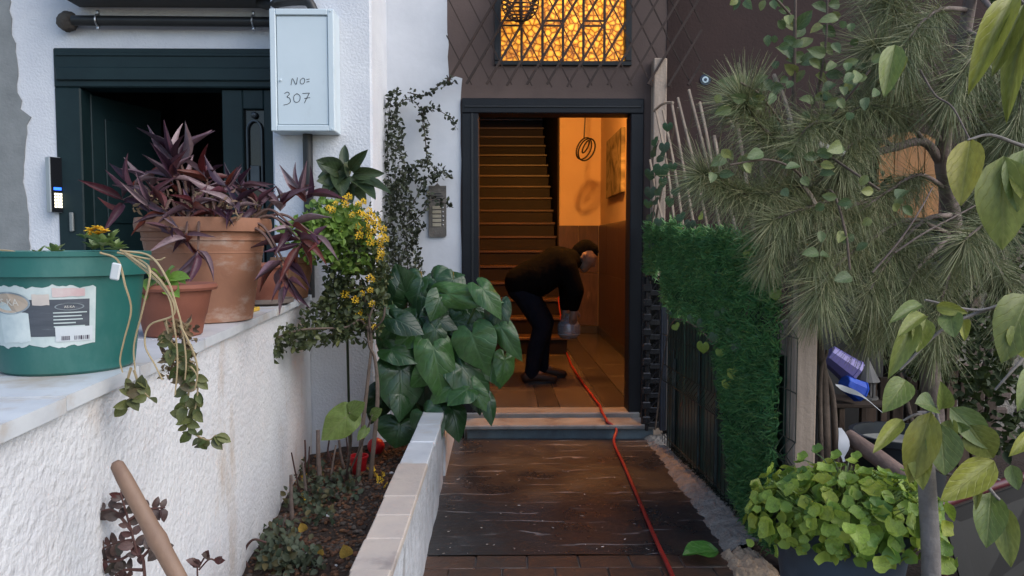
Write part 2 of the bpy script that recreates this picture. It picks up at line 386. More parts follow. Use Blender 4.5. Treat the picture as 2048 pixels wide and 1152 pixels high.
# path: dark red-brown stamped concrete, damp
def path_mat():
    m, n, out = newmat('damp_stamped_red_brown_path'); L = n.links.new
    b = nd(n, 'ShaderNodeBsdfPrincipled'); L(b.outputs[0], out.inputs[0]); b.inputs['Specular IOR Level'].default_value = .4
    tc = nd(n, 'ShaderNodeTexCoord'); O = tc.outputs['Object']
    n1 = nd(n, 'ShaderNodeTexNoise', i_Scale=2.2, i_Detail=8, i_Roughness=.68); L(O, n1.inputs['Vector'])
    r1 = ramp(n, [(.30, (.024,.022,.023)), (.48, (.038,.030,.028)), (.60, (.035,.033,.034)), (.72, (.060,.060,.062))]); L(n1.outputs[0], r1.inputs[0])
    sp = nd(n, 'ShaderNodeSeparateXYZ'); L(O, sp.inputs[0])
    mp = nd(n, 'ShaderNodeMapping'); mp.inputs['Scale'].default_value = (2.2, 5, 1); L(O, mp.inputs[0])
    nw = nd(n, 'ShaderNodeTexNoise', i_Scale=1.0, i_Detail=3); L(mp.outputs[0], nw.inputs['Vector'])
    a = nd(n, 'ShaderNodeMath', operation='MULTIPLY', i_1=15.5); L(sp.outputs[1], a.inputs[0])
    a2 = nd(n, 'ShaderNodeMath', operation='MULTIPLY_ADD', i_1=3.2); L(nw.outputs[0], a2.inputs[0]); L(a.outputs[0], a2.inputs[2])
    fr = nd(n, 'ShaderNodeMath', operation='PINGPONG', i_1=1.0); L(a2.outputs[0], fr.inputs[0])
    ln = nd(n, 'ShaderNodeMapRange'); ln.inputs[1].default_value = .90; ln.inputs[2].default_value = .97; L(fr.outputs[0], ln.inputs[0])
    mp2 = nd(n, 'ShaderNodeMapping'); mp2.inputs['Scale'].default_value = (2.6, 9, 1); L(O, mp2.inputs[0])
    nm = nd(n, 'ShaderNodeTexNoise', i_Scale=1.5, i_Detail=5, i_Roughness=.6); L(mp2.outputs[0], nm.inputs['Vector'])
    mk = nd(n, 'ShaderNodeMapRange'); mk.inputs[1].default_value = .49; mk.inputs[2].default_value = .60; L(nm.outputs[0], mk.inputs[0])
    ml = nd(n, 'ShaderNodeMath', operation='MULTIPLY'); L(ln.outputs[0], ml.inputs[0]); L(mk.outputs[0], ml.inputs[1])
    ml2 = nd(n, 'ShaderNodeMath', operation='MULTIPLY', i_1=.8); L(ml.outputs[0], ml2.inputs[0])
    mx = nd(n, 'ShaderNodeMix', data_type='RGBA'); L(ml2.outputs[0], mx.inputs[0]); L(r1.outputs[0], mx.inputs[6]); mx.inputs[7].default_value = (.34,.31,.30,1)
    n3 = nd(n, 'ShaderNodeTexNoise', i_Scale=11, i_Detail=9, i_Roughness=.78); L(O, n3.inputs['Vector'])
    r3 = ramp(n, [(.64, (0,0,0)), (.72, (.55,.55,.55))]); L(n3.outputs[0], r3.inputs[0])
    mx2 = nd(n, 'ShaderNodeMix', data_type='RGBA'); L(r3.outputs[0], mx2.inputs[0]); L(mx.outputs[2], mx2.inputs[6]); mx2.inputs[7].default_value = (.20,.18,.175,1)
    L(mx2.outputs[2], b.inputs['Base Color'])
    mr = nd(n, 'ShaderNodeMapRange'); mr.inputs[1].default_value = .38; mr.inputs[2].default_value = .62; mr.inputs[3].default_value = .22; mr.inputs[4].default_value = .5; L(n1.outputs[0], mr.inputs[0]); L(mr.outputs[0], b.inputs['Roughness'])
    n4 = nd(n, 'ShaderNodeTexNoise', i_Scale=40, i_Detail=5); L(O, n4.inputs['Vector'])
    bp = nd(n, 'ShaderNodeBump', i_Strength=.35, i_Distance=.005); L(n4.outputs[0], bp.inputs['Height']); L(bp.outputs[0], b.inputs['Normal'])
    return m
M_path = path_mat()
M_brick = pm('worn_orange_brown_brick', (.10,.052,.034), (.06,.036,.028), 9, .4, .3, 50, vary=.08, stain=((.045,.036,.033), 4, .48))

# ---------------------------------------------------------------- setting
PZ = -.09                                   # path level
WX = lambda Y: -.82 - .0937*(Y-1.2)         # front face of the garden wall, which runs back to the pillar
ZC = at(628, 588, 4.40).z                   # top of its marble coping
g = MB(); g.add([(-80,-80,-.32),(80,-80,-.32),(80,80,-.32),(-80,80,-.32)], [(0,1,2,3)])
tag(part(g, 'ground', M_ground), kind='structure')
# stamped path
g = MB(); NX, NY = 44, 300; x0, x1, y0, y1 = -.31, .975, 2.955, 4.775
vs = []
for i in range(NY+1):
    for j in range(NX+1):
        X = x0+(x1-x0)*j/NX; Y = y0+(y1-y0)*i/NY
        ph = Y*15.5 + .9*noise2(X*1.6, Y*1.3, 2) + .25*noise2(X*7, Y*5, 8)
        q = abs((ph % 1)-.5)*2
        rdg = max(0, (q-.80)/.20)*max(0, noise2(X*3.8, Y*4.6, 5)+.25)*1.1
        vs.append((X, Y, PZ + .0012*rdg + .004*noise2(X*3, Y*3, 1)))
g.add(vs, [(i*(NX+1)+j, i*(NX+1)+j+1, (i+1)*(NX+1)+j+1, (i+1)*(NX+1)+j) for i in range(NY) for j in range(NX)])
path = tag(part(g, 'path', M_path, smooth=60), kind='structure')
b = MB(); b.box(-.1005, .1005, -.058, .058, -.05, .045, .004); bme = b.mesh('brick', smooth=40); bme.materials.append(M_brick)
for Xs, Yb in ((-.30, 2.894), (-.40, 2.776), (-.30, 2.658)):
  X = Xs
  while X < 1.0:
    o = inst(bme, 'brick', path, Matrix.Translation((X+.1, Yb, PZ-.0455+U(-.0015,.001))) @ Matrix.Rotation(U(-.02,.02), 4, 'Z')); X += .204
g = MB(); g.box(-.31, 1.05, 2.58, 2.953, -.3, PZ-.008); part(g, 'mortar_bed', M_cement, path)
# earth under the path edge and right garden
g = MB(); vs = []; NX, NY = 40, 40
for i in range(NY+1):
    for j in range(NX+1):
        X = 1.06+(7-1.06)*(j/NX)**1.6; Y = .6+(5.02-.6)*i/NY
        vs.append((X, Y, -.12 + .03*noise2(X*4, Y*4)))
g.add(vs, [(i*(NX+1)+j, i*(NX+1)+j+1, (i+1)*(NX+1)+j+1, (i+1)*(NX+1)+j) for i in range(NY) for j in range(NX)])
tag(part(g, 'garden_soil', M_soil, smooth=60), kind='structure')
# flower-bed soil on the left
g = MB(); vs = []; NX, NY = 26, 90
def soil_z(X, Y):
    t = (X-WX(Y))/(-.38-WX(Y)); return -.075 + .10*max(0, min(1, t)) + .022*noise2(X*9, Y*8, 3)
for i in range(NY+1):
    for j in range(NX+1):
        Y = .7+(4.45-.7)*i/NY; xa = WX(Y)-.02; X = xa+(-.37-xa)*j/NX
        vs.append((X, Y, soil_z(X, Y)))
g.add(vs, [(i*(NX+1)+j, i*(NX+1)+j+1, (i+1)*(NX+1)+j+1, (i+1)*(NX+1)+j) for i in range(NY) for j in range(NX)])
bed = tag(part(g, 'flower_bed_soil', M_soil, smooth=60), kind='structure')
chip = MB(); chip.ball((0,0,0), 1, 5, 3, (1,.7,.45))
ms = []
for _ in range(4200):
    Y = U(1.6, 4.3); X = U(WX(Y)+.01, -.41); s_ = random.choice([.006,.008,.010,.013,.017])
    ms.append(Matrix.Translation((X, Y, soil_z(X,Y)+s_*.25)) @ Matrix.Rotation(U(0,6.3),4,'Z') @ Matrix.Rotation(U(-.6,.6),4,'X') @ Matrix.Scale(s_,4))
mu = cloud('bark_mulch', ms, (chip.v, chip.f), M_chip, bed)
# litter flakes on the path
ms = []
for _ in range(140):
    Y = 2.95+1.8*random.random()**1.6; X = U(-.27, .93); s_ = random.choice([.0025,.003,.004,.006])
    ms.append(Matrix.Translation((X,Y,PZ+.009)) @ Matrix.Rotation(U(0,6.3),4,'Z') @ Matrix.Diagonal((s_*U(.8,2.2),s_,s_*.4,1)))
M_flake = leafmat('pale_flakes', [(.5,.46,.4),(.32,.28,.24),(.22,.16,.12),(.6,.58,.55)], .8, 0)
cloud('path_litter', ms, (chip.v, chip.f), M_flake, path)
# terrace behind the garden wall
g = MB(); g.box(-8, -1.40, .2, 4.74, -.3, .30)
tag(part(g, 'terrace_floor', M_grey), kind='structure')

# ---------------------------------------------------------------- garden wall with marble coping
wd = Vector((-.0937, 1, 0)).normalized(); wn = Vector((wd.y, -wd.x, 0))      # along, outwards (towards the path)
P0 = Vector((WX(.4), .4, 0)); LW = (4.425-.4)/wd.y
t = thing('garden_wall', 'white roughcast garden wall topped with pale marble slabs, carrying flower pots', 'wall', tuple(P0))
g = MB(); NU, NZ = 170, 60; vs = []
for i in range(NU+1):
    for j in range(NZ+1):
        s_ = LW*i/NU; z = -.3+(ZC-.032+.3)*j/NZ
        vs.append(P0 + wd*s_ + wn*(.006*noise2(s_*4, z*4, 7)) + Vector((0,0,z)))
g.add(vs, [(i*(NZ+1)+j, (i+1)*(NZ+1)+j, (i+1)*(NZ+1)+j+1, i*(NZ+1)+j+1) for i in range(NU) for j in range(NZ)])
part(g, 'stucco_face', M_stucco, t, smooth=60)
g = MB(); g.prism([(0,-.02),(LW,-.02),(LW,-.34),(0,-.34)], -.3, ZC-.033, (P0, wd, wn, (0,0,1))); part(g, 'wall_core', M_grey, t)
s_ = 0; i = 0
for ln in (.62, .40, .36, .52, .47, .60, .55, .60):
    e = min(s_+ln, LW); g = MB(); dz = U(-.002, .002)
    if e-s_ > .05:
        g.prism([(s_+.002,.022+U(-.003,.003)),(e-.002,.022+U(-.003,.003)),(e-.002,-.36),(s_+.002,-.36)], ZC-.030+dz, ZC+dz, (P0, wd, wn, (0,0,1)))
        part(g, 'coping_slab', M_marble, t)
    s_ = e
# planter wall along the path
t = thing('planter_wall', 'low white painted planter wall with beige stone coping beside the path', 'wall', (-.345, 1.4, -.3))
g = MB(); NU, NZ = 120, 18; vs = []; ya, yb = 1.4, 3.89
for i in range(NU+1):
    for j in range(NZ+1):
        Y = ya+(yb-ya)*i/NU; z = -.3+.56*j/NZ; vs.append((-.302+.007*noise2(Y*6, z*9, 4)+.012*(1-j/NZ)**2, Y, z))
F = [(i*(NZ+1)+j, (i+1)*(NZ+1)+j, (i+1)*(NZ+1)+j+1, i*(NZ+1)+j+1) for i in range(NU) for j in range(NZ)]
g.add(vs, F); part(g, 'painted_face', pm('brushed_white_paint', (.56,.58,.62), (.40,.41,.44), 7, .85, .7, 30, bdist=.02, stretch=(1,2,1), stain=((.20,.18,.16), 5, .60)), t, smooth=60)
g = MB(); g.box(-.385, -.312, ya, yb-.003, -.3, .258); part(g, 'wall_core', M_white, t)
g = MB(); g.box(-.365, -.296, 4.0, 4.76, -.3, .13, .01); part(g, 'end_block', M_white, t)
yy = [1.4, 1.72, 1.97, 2.19, 2.38, 2.56, 2.95, 3.28, 3.60, 3.905]
for a, c in zip(yy, yy[1:]):
    g = MB(); d = U(-.003,.003); g.box(-.402+U(-.004,.004), -.290+U(-.003,.003), a+.0015, c-.0015, .262+d, .288+d, .004); part(g, 'coping_stone', M_beige if a < 2.9 else M_marble, t)
# rough cement kerb under the fence
t = thing('cement_kerb', 'rough grey cement kerb along the foot of the fence', 'kerb', (1.0, 3.9, PZ))
g = MB(); vs = []; NU, NV = 240, 22
for i in range(NU+1):
    Y = 2.96+(4.80-2.96)*i/NU; u0 = i/NU
    xa = .905-.02*(1-u0)+.014*noise2(Y*14, 0, 3)+.006*noise2(Y*45, 1, 2); xb = 1.075+.06*(1-u0)
    for j in range(NV+1):
        v_ = j/NV; X = xa+(xb-xa)*v_
        h = (.040+.025*(1-u0))*min(1, v_*2.3)+.012*noise2(X*40, Y*22, 6)*min(1, v_*5)+.006*noise2(X*95, Y*80, 3)*min(1, v_*5)
        vs.append((X, Y, PZ-.02 + h + (0.0 if j else -.03)))
g.add(vs, [(i*(NV+1)+j, i*(NV+1)+j+1, (i+1)*(NV+1)+j+1, (i+1)*(NV+1)+j) for i in range(NU) for j in range(NV)])
part(g, 'cement_strip', M_cement, t, smooth=80)
g = MB(); vs = []; NU, NV = 46, 46
for i in range(NU+1):
    for j in range(NV+1):
        X = .865+.21*i/NU; Y = 2.70+.28*j/NV
        e = min(1, 5*min(i/NU, 1-i/NU, j/NV, (1-j/NV)*1.0+.02)+.0)
        vs.append((X+.012*noise2(Y*40, X*9, 1), Y+.012*noise2(X*40, Y*9, 4), PZ-.06 + e**.6*(.085+.014*noise2(X*30, Y*30, 2)+.011*noise2(X*75, Y*70, 5)+.006*noise2(X*160, Y*150, 9))))
g.add(vs, [(i*(NV+1)+j, (i+1)*(NV+1)+j, (i+1)*(NV+1)+j+1, i*(NV+1)+j+1) for i in range(NU) for j in range(NV)])
part(g, 'mortar_lump', M_tan, t, smooth=80, label='tan crumbly mortar lump at the near end')

# ---------------------------------------------------------------- house front, hall and stairs
DY = 5.03
H = thing('house', 'house front with black open entrance, lit transom window and brown wall above', 'building', (0, DY, 0))
HZ = .02                                  # hall floor
DX0, DX1, DZ1 = at(925,600,DY).x, at(1283,600,DY).x, at(1100,198,DY).z
TX0, TX1, TZ0, TZ1 = at(989,60,DY).x, at(1263,60,DY).x, at(1100,132,DY).z, 3.2
g = MB()
g.box(-.78, DX0, DY, DY+.14, -.3, 4.2); g.box(DX1, 7, DY, DY+.14, -.3, 4.2)
g.box(DX0, DX1, DY, DY+.14, DZ1, TZ0); g.box(DX0, TX0, DY, DY+.14, TZ0, TZ1); g.box(TX1, DX1, DY, DY+.14, TZ0, TZ1); g.box(DX0, DX1, DY, DY+.14, TZ1, 4.2)
part(g, 'brown_wall', M_brown, H)
# white paint skin on the left of the door, ragged edge
zb = at(900,157,DY).z; xb_ = at(896,100,DY).x
poly = [(-.778,-.3), (DX0-.004,-.3)]
z = -.2
while z < zb-.03: poly.append((DX0-.006+U(-.006,.004), z)); z += .12
poly += [(DX0+.004, zb), (DX0-.04, zb+.012), (xb_+.005, zb-.005)]
z = zb+.06
while z < 3.6: poly.append((xb_+U(-.008,.006), z)); z += .08
poly += [(xb_,3.9),(-.778,3.9)]
g = MB(); g.prism(poly, 0, .006, ((0,DY-.0005,0),(1,0,0),(0,0,1),(0,-1,0))); part(g, 'white_wall', M_white, H)
g = MB(); xq = at(1332,100,DY).x; poly = [(xq,-.3),(6.9,-.3),(6.9,4.1),(xq+.01,4.1)]
z = 4.0
while z > -.2: poly.append((xq+.02*noise2(z*3,2)+U(-.006,.006), z)); z -= .1
g.prism(poly, 0, .005, ((0,DY-.0005,0),(1,0,0),(0,0,1),(0,-1,0))); part(g, 'maroon_wall', M_maroon, H)
# pillar
PX0, PX1, PY = at(545,300,4.43).x, at(745,300,4.43).x, 4.43
g = MB(); g.box(PX0, PX1, PY, DY+.13, -.3, 4.2, .012); part(g, 'pillar', M_pillar, H)
# left facade with the steel door
LY = 4.76; LX0, LX1, LZ1 = at(114,300,LY).x, PX0+.03, at(300,97,LY).z
g = MB(); g.box(-7, LX0, LY, LY+.2, -.3, 4.2); g.box(LX0, PX0+.001, LY, LY+.2, LZ1, 4.2); part(g, 'white_facade', M_pillar, H)
g = MB(); xg = at(38,300,LY).x; poly = [(-6.9,.3),(xg+.12,.3)]
z = .4
while z < 3.2: poly.append((xg+.05+.045*noise2(z*4,1)+U(-.012,.012)-(.06 if z > 2.0 else 0), z)); z += .05
poly += [(xg,3.3),(-6.9,3.3)]
g.prism(poly, 0, .007, ((0,LY-.0005,0),(1,0,0),(0,0,1),(0,-1,0))); part(g, 'grey_plaster_patch', M_grey, H)
g = MB(); g.box(at(118,8,4.55).x, PX0-.01, 4.50, LY, at(300,16,4.76).z, 3.2, .01); part(g, 'shutter_box', pm('dark_grey_metal',(.055,.055,.058),(.04,.04,.042),6,.5), H)
# dark room behind the steel door
g = MB(); g.box(LX0-.6, PX0+.2, 7.9, 8.0, .2, 3); g.box(LX0-.7, LX0-.6, LY+.2, 8, .2, 3); g.box(PX0+.2, PX0+.3, DY+.14, 8, .2, 3); g.box(LX0-.7, PX0+.3, LY+.2, 8, 2.75, 2.85); g.box(LX0-.7, PX0+.3, LY, 8, .2, .305)
part(g, 'dark_entry_room', M_dark, H)
# steel door
D = part((lambda g: (g.box(LX0, LX0+.16, LY-.01, LY+.16, .305, LZ1-.24, .008), g.box(LX0, LX1, LY-.012, LY+.16, LZ1-.24, LZ1, .008), g)[-1])(MB()), 'steel_door', M_green, H)
g = MB(); g.box(LX0+.02, LX1-.02, LY-.028, LY-.012, LZ1-.20, LZ1-.12, .006); g.box(LX0+.02, LX1, LY-.02, LY-.012, LZ1-.05, LZ1-.03, .003); part(g, 'head_moulding', M_green, D)
xa, xc = at(443,300,LY).x, LX1+.02
g = MB(); zt = LZ1-.245; za = .305
g.box(xa, xa+.13, LY+.02, LY+.08, za, zt, .006); g.box(xa+.26, xc, LY+.02, LY+.08, za, zt, .006); g.box(xa+.13, xa+.26, LY+.02, LY+.08, zt-.12, zt, .006); g.box(xa+.13, xa+.26, LY+.02, LY+.08, za, za+.6, .006)
leafR = part(g, 'door_leaf', M_green, D)
g = MB(); g.box(xa+.12, xa+.27, LY+.055, LY+.06, za+.5, zt-.1); part(g, 'dark_pane', pm('black_glass',(.008,.009,.01),(.01,.011,.012),4,.15), D)
g = MB()
xm = xa+.195; zA = zt-.25
arc = [Vector((xm-.045, LY+.035, zA-.9)), Vector((xm-.045, LY+.035, zA))] + [Vector((xm-.045*math.cos(PI*q/8), LY+.035, zA+.06*math.sin(PI*q/8))) for q in range(9)] + [Vector((xm+.045, LY+.035, zA)), Vector((xm+.045, LY+.035, zA-.9))]
g.tube(arc, .007, 6); g.ball((xm, LY+.035, zA+.095), .022, 8, 6); g.box(xm-.03, xm+.03, LY+.03, LY+.045, zA-.36, zA-.22, .003); part(g, 'iron_grille', pm('dull_steel',(.09,.10,.11),(.06,.07,.08),9,.4,metal=.6), D, smooth=40)
# open inner leaf, swung into the room
Mx = Matrix.Translation((LX0+.165, LY+.1, 0)) @ Matrix.Rotation(R(73), 4, 'Z')
g = MB(); g.box(0, .62, 0, .05, .31, LZ1-.26, .006, Mx); ol = part(g, 'open_leaf', M_green, D)
g = MB(); g.box(.10, .52, -.012, 0, .5, 1.1, .005, Mx); g.box(.10, .52, -.012, 0, 1.3, LZ1-.4, .005, Mx); part(g, 'raised_panel', M_green, D)
g = MB(); g.box(LX0+.075, LX0+.10, LY-.03, LY-.01, 1.24, 1.36, .005); part(g, 'door_pull', pm('dull_steel_pull',(.25,.27,.27),None,9,.4,metal=.5), D)

# entrance frame
JW = at(958,500,DY).x-DX0; JR = DX1-at(1258,500,DY).x; TH = DZ1-at(1100,228,DY).z
E = part((lambda g: (g.box(DX0, DX0+JW, DY-.03, DY+.15, .022, DZ1-TH, .006), g.box(DX1-JR, DX1, DY-.03, DY+.15, .022, DZ1-TH, .006), g.box(DX0, DX1, DY-.03, DY+.15, DZ1-TH, DZ1, .006), g)[-1])(MB()), 'entrance_frame', pm('blue_black_door_paint',(.007,.009,.013),(.005,.006,.009),5,.5,.1,60,spec=.3), H)
g = MB(); g.box(DX0+JW*.55, DX0+JW*.68, DY-.037, DY-.03, .03, DZ1-TH, .002); g.box(DX0+.02, DX1-.02, DY-.037, DY-.03, DZ1-TH*.62, DZ1-TH*.5, .002); part(g, 'frame_bead', M_black, E)
g = MB(); g.box(DX0-.02, DX1+.02, DY+.155, DY+.46, at(1100,224,DY+.46).z, TZ0-.01, .004); part(g, 'added_spill_block', M_hallbrown, H)  # unseen block added behind the door head to cut lamp spill onto the path
# threshold and steps
g = MB(); g.box(DX0+.01, DX1-.01, DY-.045, DY+.13, -.25, .03, .008); part(g, 'threshold', M_step, H)
g = MB(); g.box(DX0+.02, DX1+.055, 4.765, DY-.046, -.032, -.002, .007); part(g, 'step_slab', pm('pale_step_marble',(.30,.30,.30),(.20,.20,.20),7,.4,.1,60,stain=((.13,.11,.10),4,.52)), H)
g = MB(); g.box(DX0+.04, DX1+.04, 4.79, DY-.046, -.3, -.033); part(g, 'step_riser', pm('blue_grey_riser_paint',(.13,.18,.21),(.08,.10,.12),7,.7,.3,40), H)
# hall shell
BY = 9.62; RX = 1.285; LXh = -.46
g = MB(); g.box(RX, RX+.1, DY+.14, BY+5, -.2, 5.4); g.box(.76, RX, BY, 14.6, 1.41, 5.4)
part(g, 'hall_wall', M_cream, H)
g = MB(); g.box(LXh-.1, LXh, DY+.14, 15, -.2, 5.4); g.box(LXh-.1, RX+.1, 14.6, 14.7, -.2, 5.4); g.box(.745, .759, BY+.1, 14.6, 0, 5.4)
part(g, 'stairwell_wall', M_hallbrown, H)  # wall colour darkened so the stairwell stays in shade
g = MB(); g.box(.76, RX, BY, 14.6, 0, 1.409); part(g, 'stair_side_wall', M_cream, H)
g = MB(); g.box(LXh-.1, RX+.1, DY+.14, BY, 3.35, 3.45);  g.box(LXh-.1, RX+.1, BY, 14.7, 5.4, 5.5); part(g, 'hall_ceiling', M_cream, H)
g = MB(); g.box(LXh-.1, .745, BY-.9, BY-.7, 3.0, 3.349); part(g, 'added_shade_beam', M_hallbrown, H)  # unseen beam added to keep lamp light off the upper stairs
g = MB(); g.box(-9, 8, DY+.14, 15, 5.52, 5.7); g.box(-9, 8, LY+.2, DY+.14, 4.2, 4.3); part(g, 'roof_light_block', M_grey, H)  # unseen slabs added over the house to keep sky light out
g = MB(); g.box(LXh, RX, DY+.13, BY, -.2, HZ-.014); hf = part(g, 'hall_floor', M_dark, H)
xs = [LXh, -.12, .27, .42, .74, .93, RX]; dk = [0,0,1,0,1,0]
for a, c, d in zip(xs, xs[1:], dk):
    Y = DY+.132 + (0 if d else U(0,.05))
    while Y < BY-.01:
        e = min(Y+(.85 if d else .62), BY-.002); g = MB(); g.box(a+.0015, c-.0015, Y+.0015, e-.0015, HZ-.013, HZ+U(-.0012,.0008), .0015); part(g, 'floor_tile', M_tiled if d else M_tile, hf); Y = e
wn_ = MB(); wn_.box(RX-.006, RX-.001, DY+.145, BY-.001, HZ, 1.40); wc = part(wn_, 'wainscot', M_pan, H)
for (z0, z1) in ((.12, .80), (.803, 1.405)):
    Y = DY+.15
    while Y < BY-.05:
        e = min(Y+.93, BY-.03); g = MB(); g.box(RX-.022-U(0,.003), RX-.0065, Y+.002, e-.002, z0+.002, z1, .002); part(g, 'marble_panel', M_pan, wc); Y = e
    for a, c in ((.75, 1.0), (1.003, RX-.024)):
        g = MB(); g.box(a, c, BY-.018, BY-.001, z0+.002, z1, .002); part(g, 'marble_panel', M_pan, wc)
g = MB(); g.box(RX-.03, RX-.0065, DY+.15, BY-.02, HZ+.001, .118, .003); g.box(.75, RX-.031, BY-.026, BY-.001, HZ+.001, .118, .003); part(g, 'skirting', M_tiled, wc)
# stairs
SY = atz(1050, 708, HZ).y; SR, SG = .179, .282; SX1 = .70
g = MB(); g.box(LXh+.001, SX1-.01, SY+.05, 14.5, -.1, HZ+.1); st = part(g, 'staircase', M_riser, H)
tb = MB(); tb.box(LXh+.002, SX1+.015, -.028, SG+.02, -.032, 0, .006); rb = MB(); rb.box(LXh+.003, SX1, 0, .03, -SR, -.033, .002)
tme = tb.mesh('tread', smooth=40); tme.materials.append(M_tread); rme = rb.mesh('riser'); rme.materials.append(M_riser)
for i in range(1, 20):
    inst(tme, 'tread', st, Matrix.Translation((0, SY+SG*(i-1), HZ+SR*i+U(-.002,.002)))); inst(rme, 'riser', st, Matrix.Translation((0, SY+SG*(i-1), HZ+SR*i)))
# transom window
def pane_mat():
    m, n, out = newmat('lit_hammered_amber_glass'); L = n.links.new
    tc = nd(n, 'ShaderNodeTexCoord')
    v = nd(n, 'ShaderNodeTexVoronoi', i_Scale=27, feature='DISTANCE_TO_EDGE'); L(tc.outputs['Object'], v.inputs['Vector'])
    r = ramp(n, [(.0, (.13,.08,.035)), (.08, (.38,.35,.21)), (.28, (.60,.62,.42))]); L(v.outputs[0], r.inputs[0])
    t = nd(n, 'ShaderNodeBsdfTranslucent'); L(r.outputs[0], t.inputs[0])
    gl = nd(n, 'ShaderNodeBsdfGlossy', i_1=.25)
    v2 = nd(n, 'ShaderNodeTexVoronoi', i_Scale=27); L(tc.outputs['Object'], v2.inputs['Vector'])
    bp = nd(n, 'ShaderNodeBump', i_Strength=.7, i_Distance=.006); bp.invert = True; L(v2.outputs[0], bp.inputs['Height']); L(bp.outputs[0], gl.inputs['Normal']); L(bp.outputs[0], t.inputs['Normal'])
    ms = nd(n, 'ShaderNodeMixShader', i_0=.04); L(t.outputs[0], ms.inputs[1]); L(gl.outputs[0], ms.inputs[2])
    L(ms.outputs[0], out.inputs[0]); return m
fw = at(1002,60,DY).x-TX0
T = part((lambda g: (g.box(TX0, TX0+fw, DY-.02, DY+.12, TZ0+.03, TZ1, .004), g.box(TX1-fw, TX1, DY-.02, DY+.12, TZ0+.03, TZ1, .004), g.box(TX0, TX1, DY-.02, DY+.12, TZ0, TZ0+.03, .004), g)[-1])(MB()), 'transom_window', M_black, H)
g = MB(); g.box(TX0+fw, TX1-fw, DY+.05, DY+.055, TZ0+.03, TZ1); part(g, 'amber_pane', pane_mat(), T)
bxs = [at(q,60,DY-.01).x for q in (1043,1085,1126,1167,1209)]
for q in bxs:
    g = MB(); g.box(q-.008, q+.008, DY-.014, DY, TZ0+.03, TZ1, .002); part(g, 'grille_bar', M_black, T)
xl = [TX0+fw]+bxs+[TX1-fw]
for i in (0, 2, 4):
    for yy_ in (42, 52):
        z = at(1100,yy_,DY).z; g = MB(); g.box(xl[i]+.006, xl[i+1]-.006, DY-.01, DY-.002, z-.006, z+.006, .002); part(g, 'grille_bar', M_black, T)
# hall lamp
lp = (.62, 6.15, 3.05)
t = thing('ceiling_lamp', 'warm glowing globe lamp on the hall ceiling', 'lamp', (lp[0], lp[1], 3.35))
g = MB(); g.lathe([(.07,-.0),(.07,-.03),(.03,-.05),(.015,-.06),(.015,-.16),(.03,-.17)][::-1], 16, (lp[0],lp[1],3.348)); part(g, 'ceiling_rose', M_black, t, smooth=40)
g = MB(); g.ball((lp[0],lp[1],lp[2]+.05), .10, 16, 10); part(g, 'glass_globe', emit('lit_globe', (1,.5,.14), 14), t, smooth=60)
pl = bpy.data.lights.new('bulb', 'POINT'); pl.energy = 150; pl.color = (1,.42,.09); pl.shadow_soft_size = .06
po = bpy.data.objects.new('bulb', pl); COL.objects.link(po); po.parent = t; po.location = (0, 0, lp[2]-.12-3.35)
# ---------------------------------------------------------------- fixtures on the house front
M_pipe = pm('black_plastic_pipe', (.013,.013,.014), (.02,.02,.02), 8, .45, .1, 50)
M_steel = pm('bright_steel', (.55,.56,.58), (.42,.43,.45), 9, .3, metal=.9)
# horizontal pipe
pA, pB = at(148,42,4.70), at(545,50,4.70); pB.z = pA.z-.005; pA.y = pB.y = 4.69
t = thing('drain_pipe', 'black horizontal pipe on the wall above the dark green door', 'pipe', tuple(pA))
g = MB(); g.tube([pA, pB+Vector((.2,0,0))], .031, 14); part(g, 'pipe_run', M_pipe, t, smooth=50)
g = MB(); vs = MB(); vs.ball((0,0,0), 1, 18, 12)
for p in vs.v:
    q = 1+.10*noise2(p[0]*5, p[2]*5+p[1]*4, 3); g.v.append(tuple(pA+Vector((-.045+.062*q*p[0], .02+.05*q*p[1], .062*q*p[2]))))
g.f = vs.f; g.mi = [0]*len(g.f)
part(g, 'foam_end', pm('dirty_brown_foam', (.10,.085,.07), (.05,.04,.035), 18, .95, .8, 60), t, smooth=80)
for px in (196, 507):
    c = at(px,44,4.69); c.z = pA.z; g = MB()
    g.tube([Vector((c.x, 4.69+.036*math.cos(a), pA.z+.036*math.sin(a))) for a in [2*PI*i/14 for i in range(15)]], .005, 6)
    g.box(c.x-.008, c.x+.008, 4.68, 4.70, pA.z+.036, pA.z+.062, .002); g.box(c.x-.008, c.x+.008, 4.68, 4.70, pA.z-.056, pA.z-.036, .002)
    part(g, 'pipe_clamp', M_steel, t, smooth=50)
# elbow pipe above the box
pts = bez([at(520,6,4.62), at(545,12,4.50), at(560,4,4.40), at(612,2,4.385), at(628,22,4.385)], 6)
g = MB(); g.tube(pts, .028, 12); solo(g, 'elbow_pipe', M_pipe, 'short black elbow pipe entering the top of the white meter box', 'pipe', tuple(pts[-1]), smooth=60)
# meter box
bx0, bx1 = at(540,140,4.27).x, at(668,140,4.27).x; bz1, bz0 = at(600,17,4.27).z, at(600,262,4.27).z; bf = 4.27
M_box = pm('pale_blue_white_box_paint', (.62,.70,.74), (.57,.65,.69), 3, .42, .03, 40, stain=((.48,.53,.55), 5, .60, (1,1,.4)))
t = thing('meter_box', 'white steel meter box with handwritten number, mounted on the pillar', 'meter box', ((bx0+bx1)/2, PY, bz0))
g = MB(); fr = .034
g.box(bx0, bx1, bf+.02, PY-.001, bz0, bz1, .004)
g.box(bx0, bx0+fr, bf, bf+.02, bz0, bz1, .004); g.box(bx1-fr, bx1, bf, bf+.02, bz0, bz1, .004); g.box(bx0+fr, bx1-fr, bf, bf+.02, bz0, bz0+fr, .004); g.box(bx0+fr, bx1-fr, bf, bf+.02, bz1-fr, bz1, .004)
part(g, 'cabinet', M_box, t)
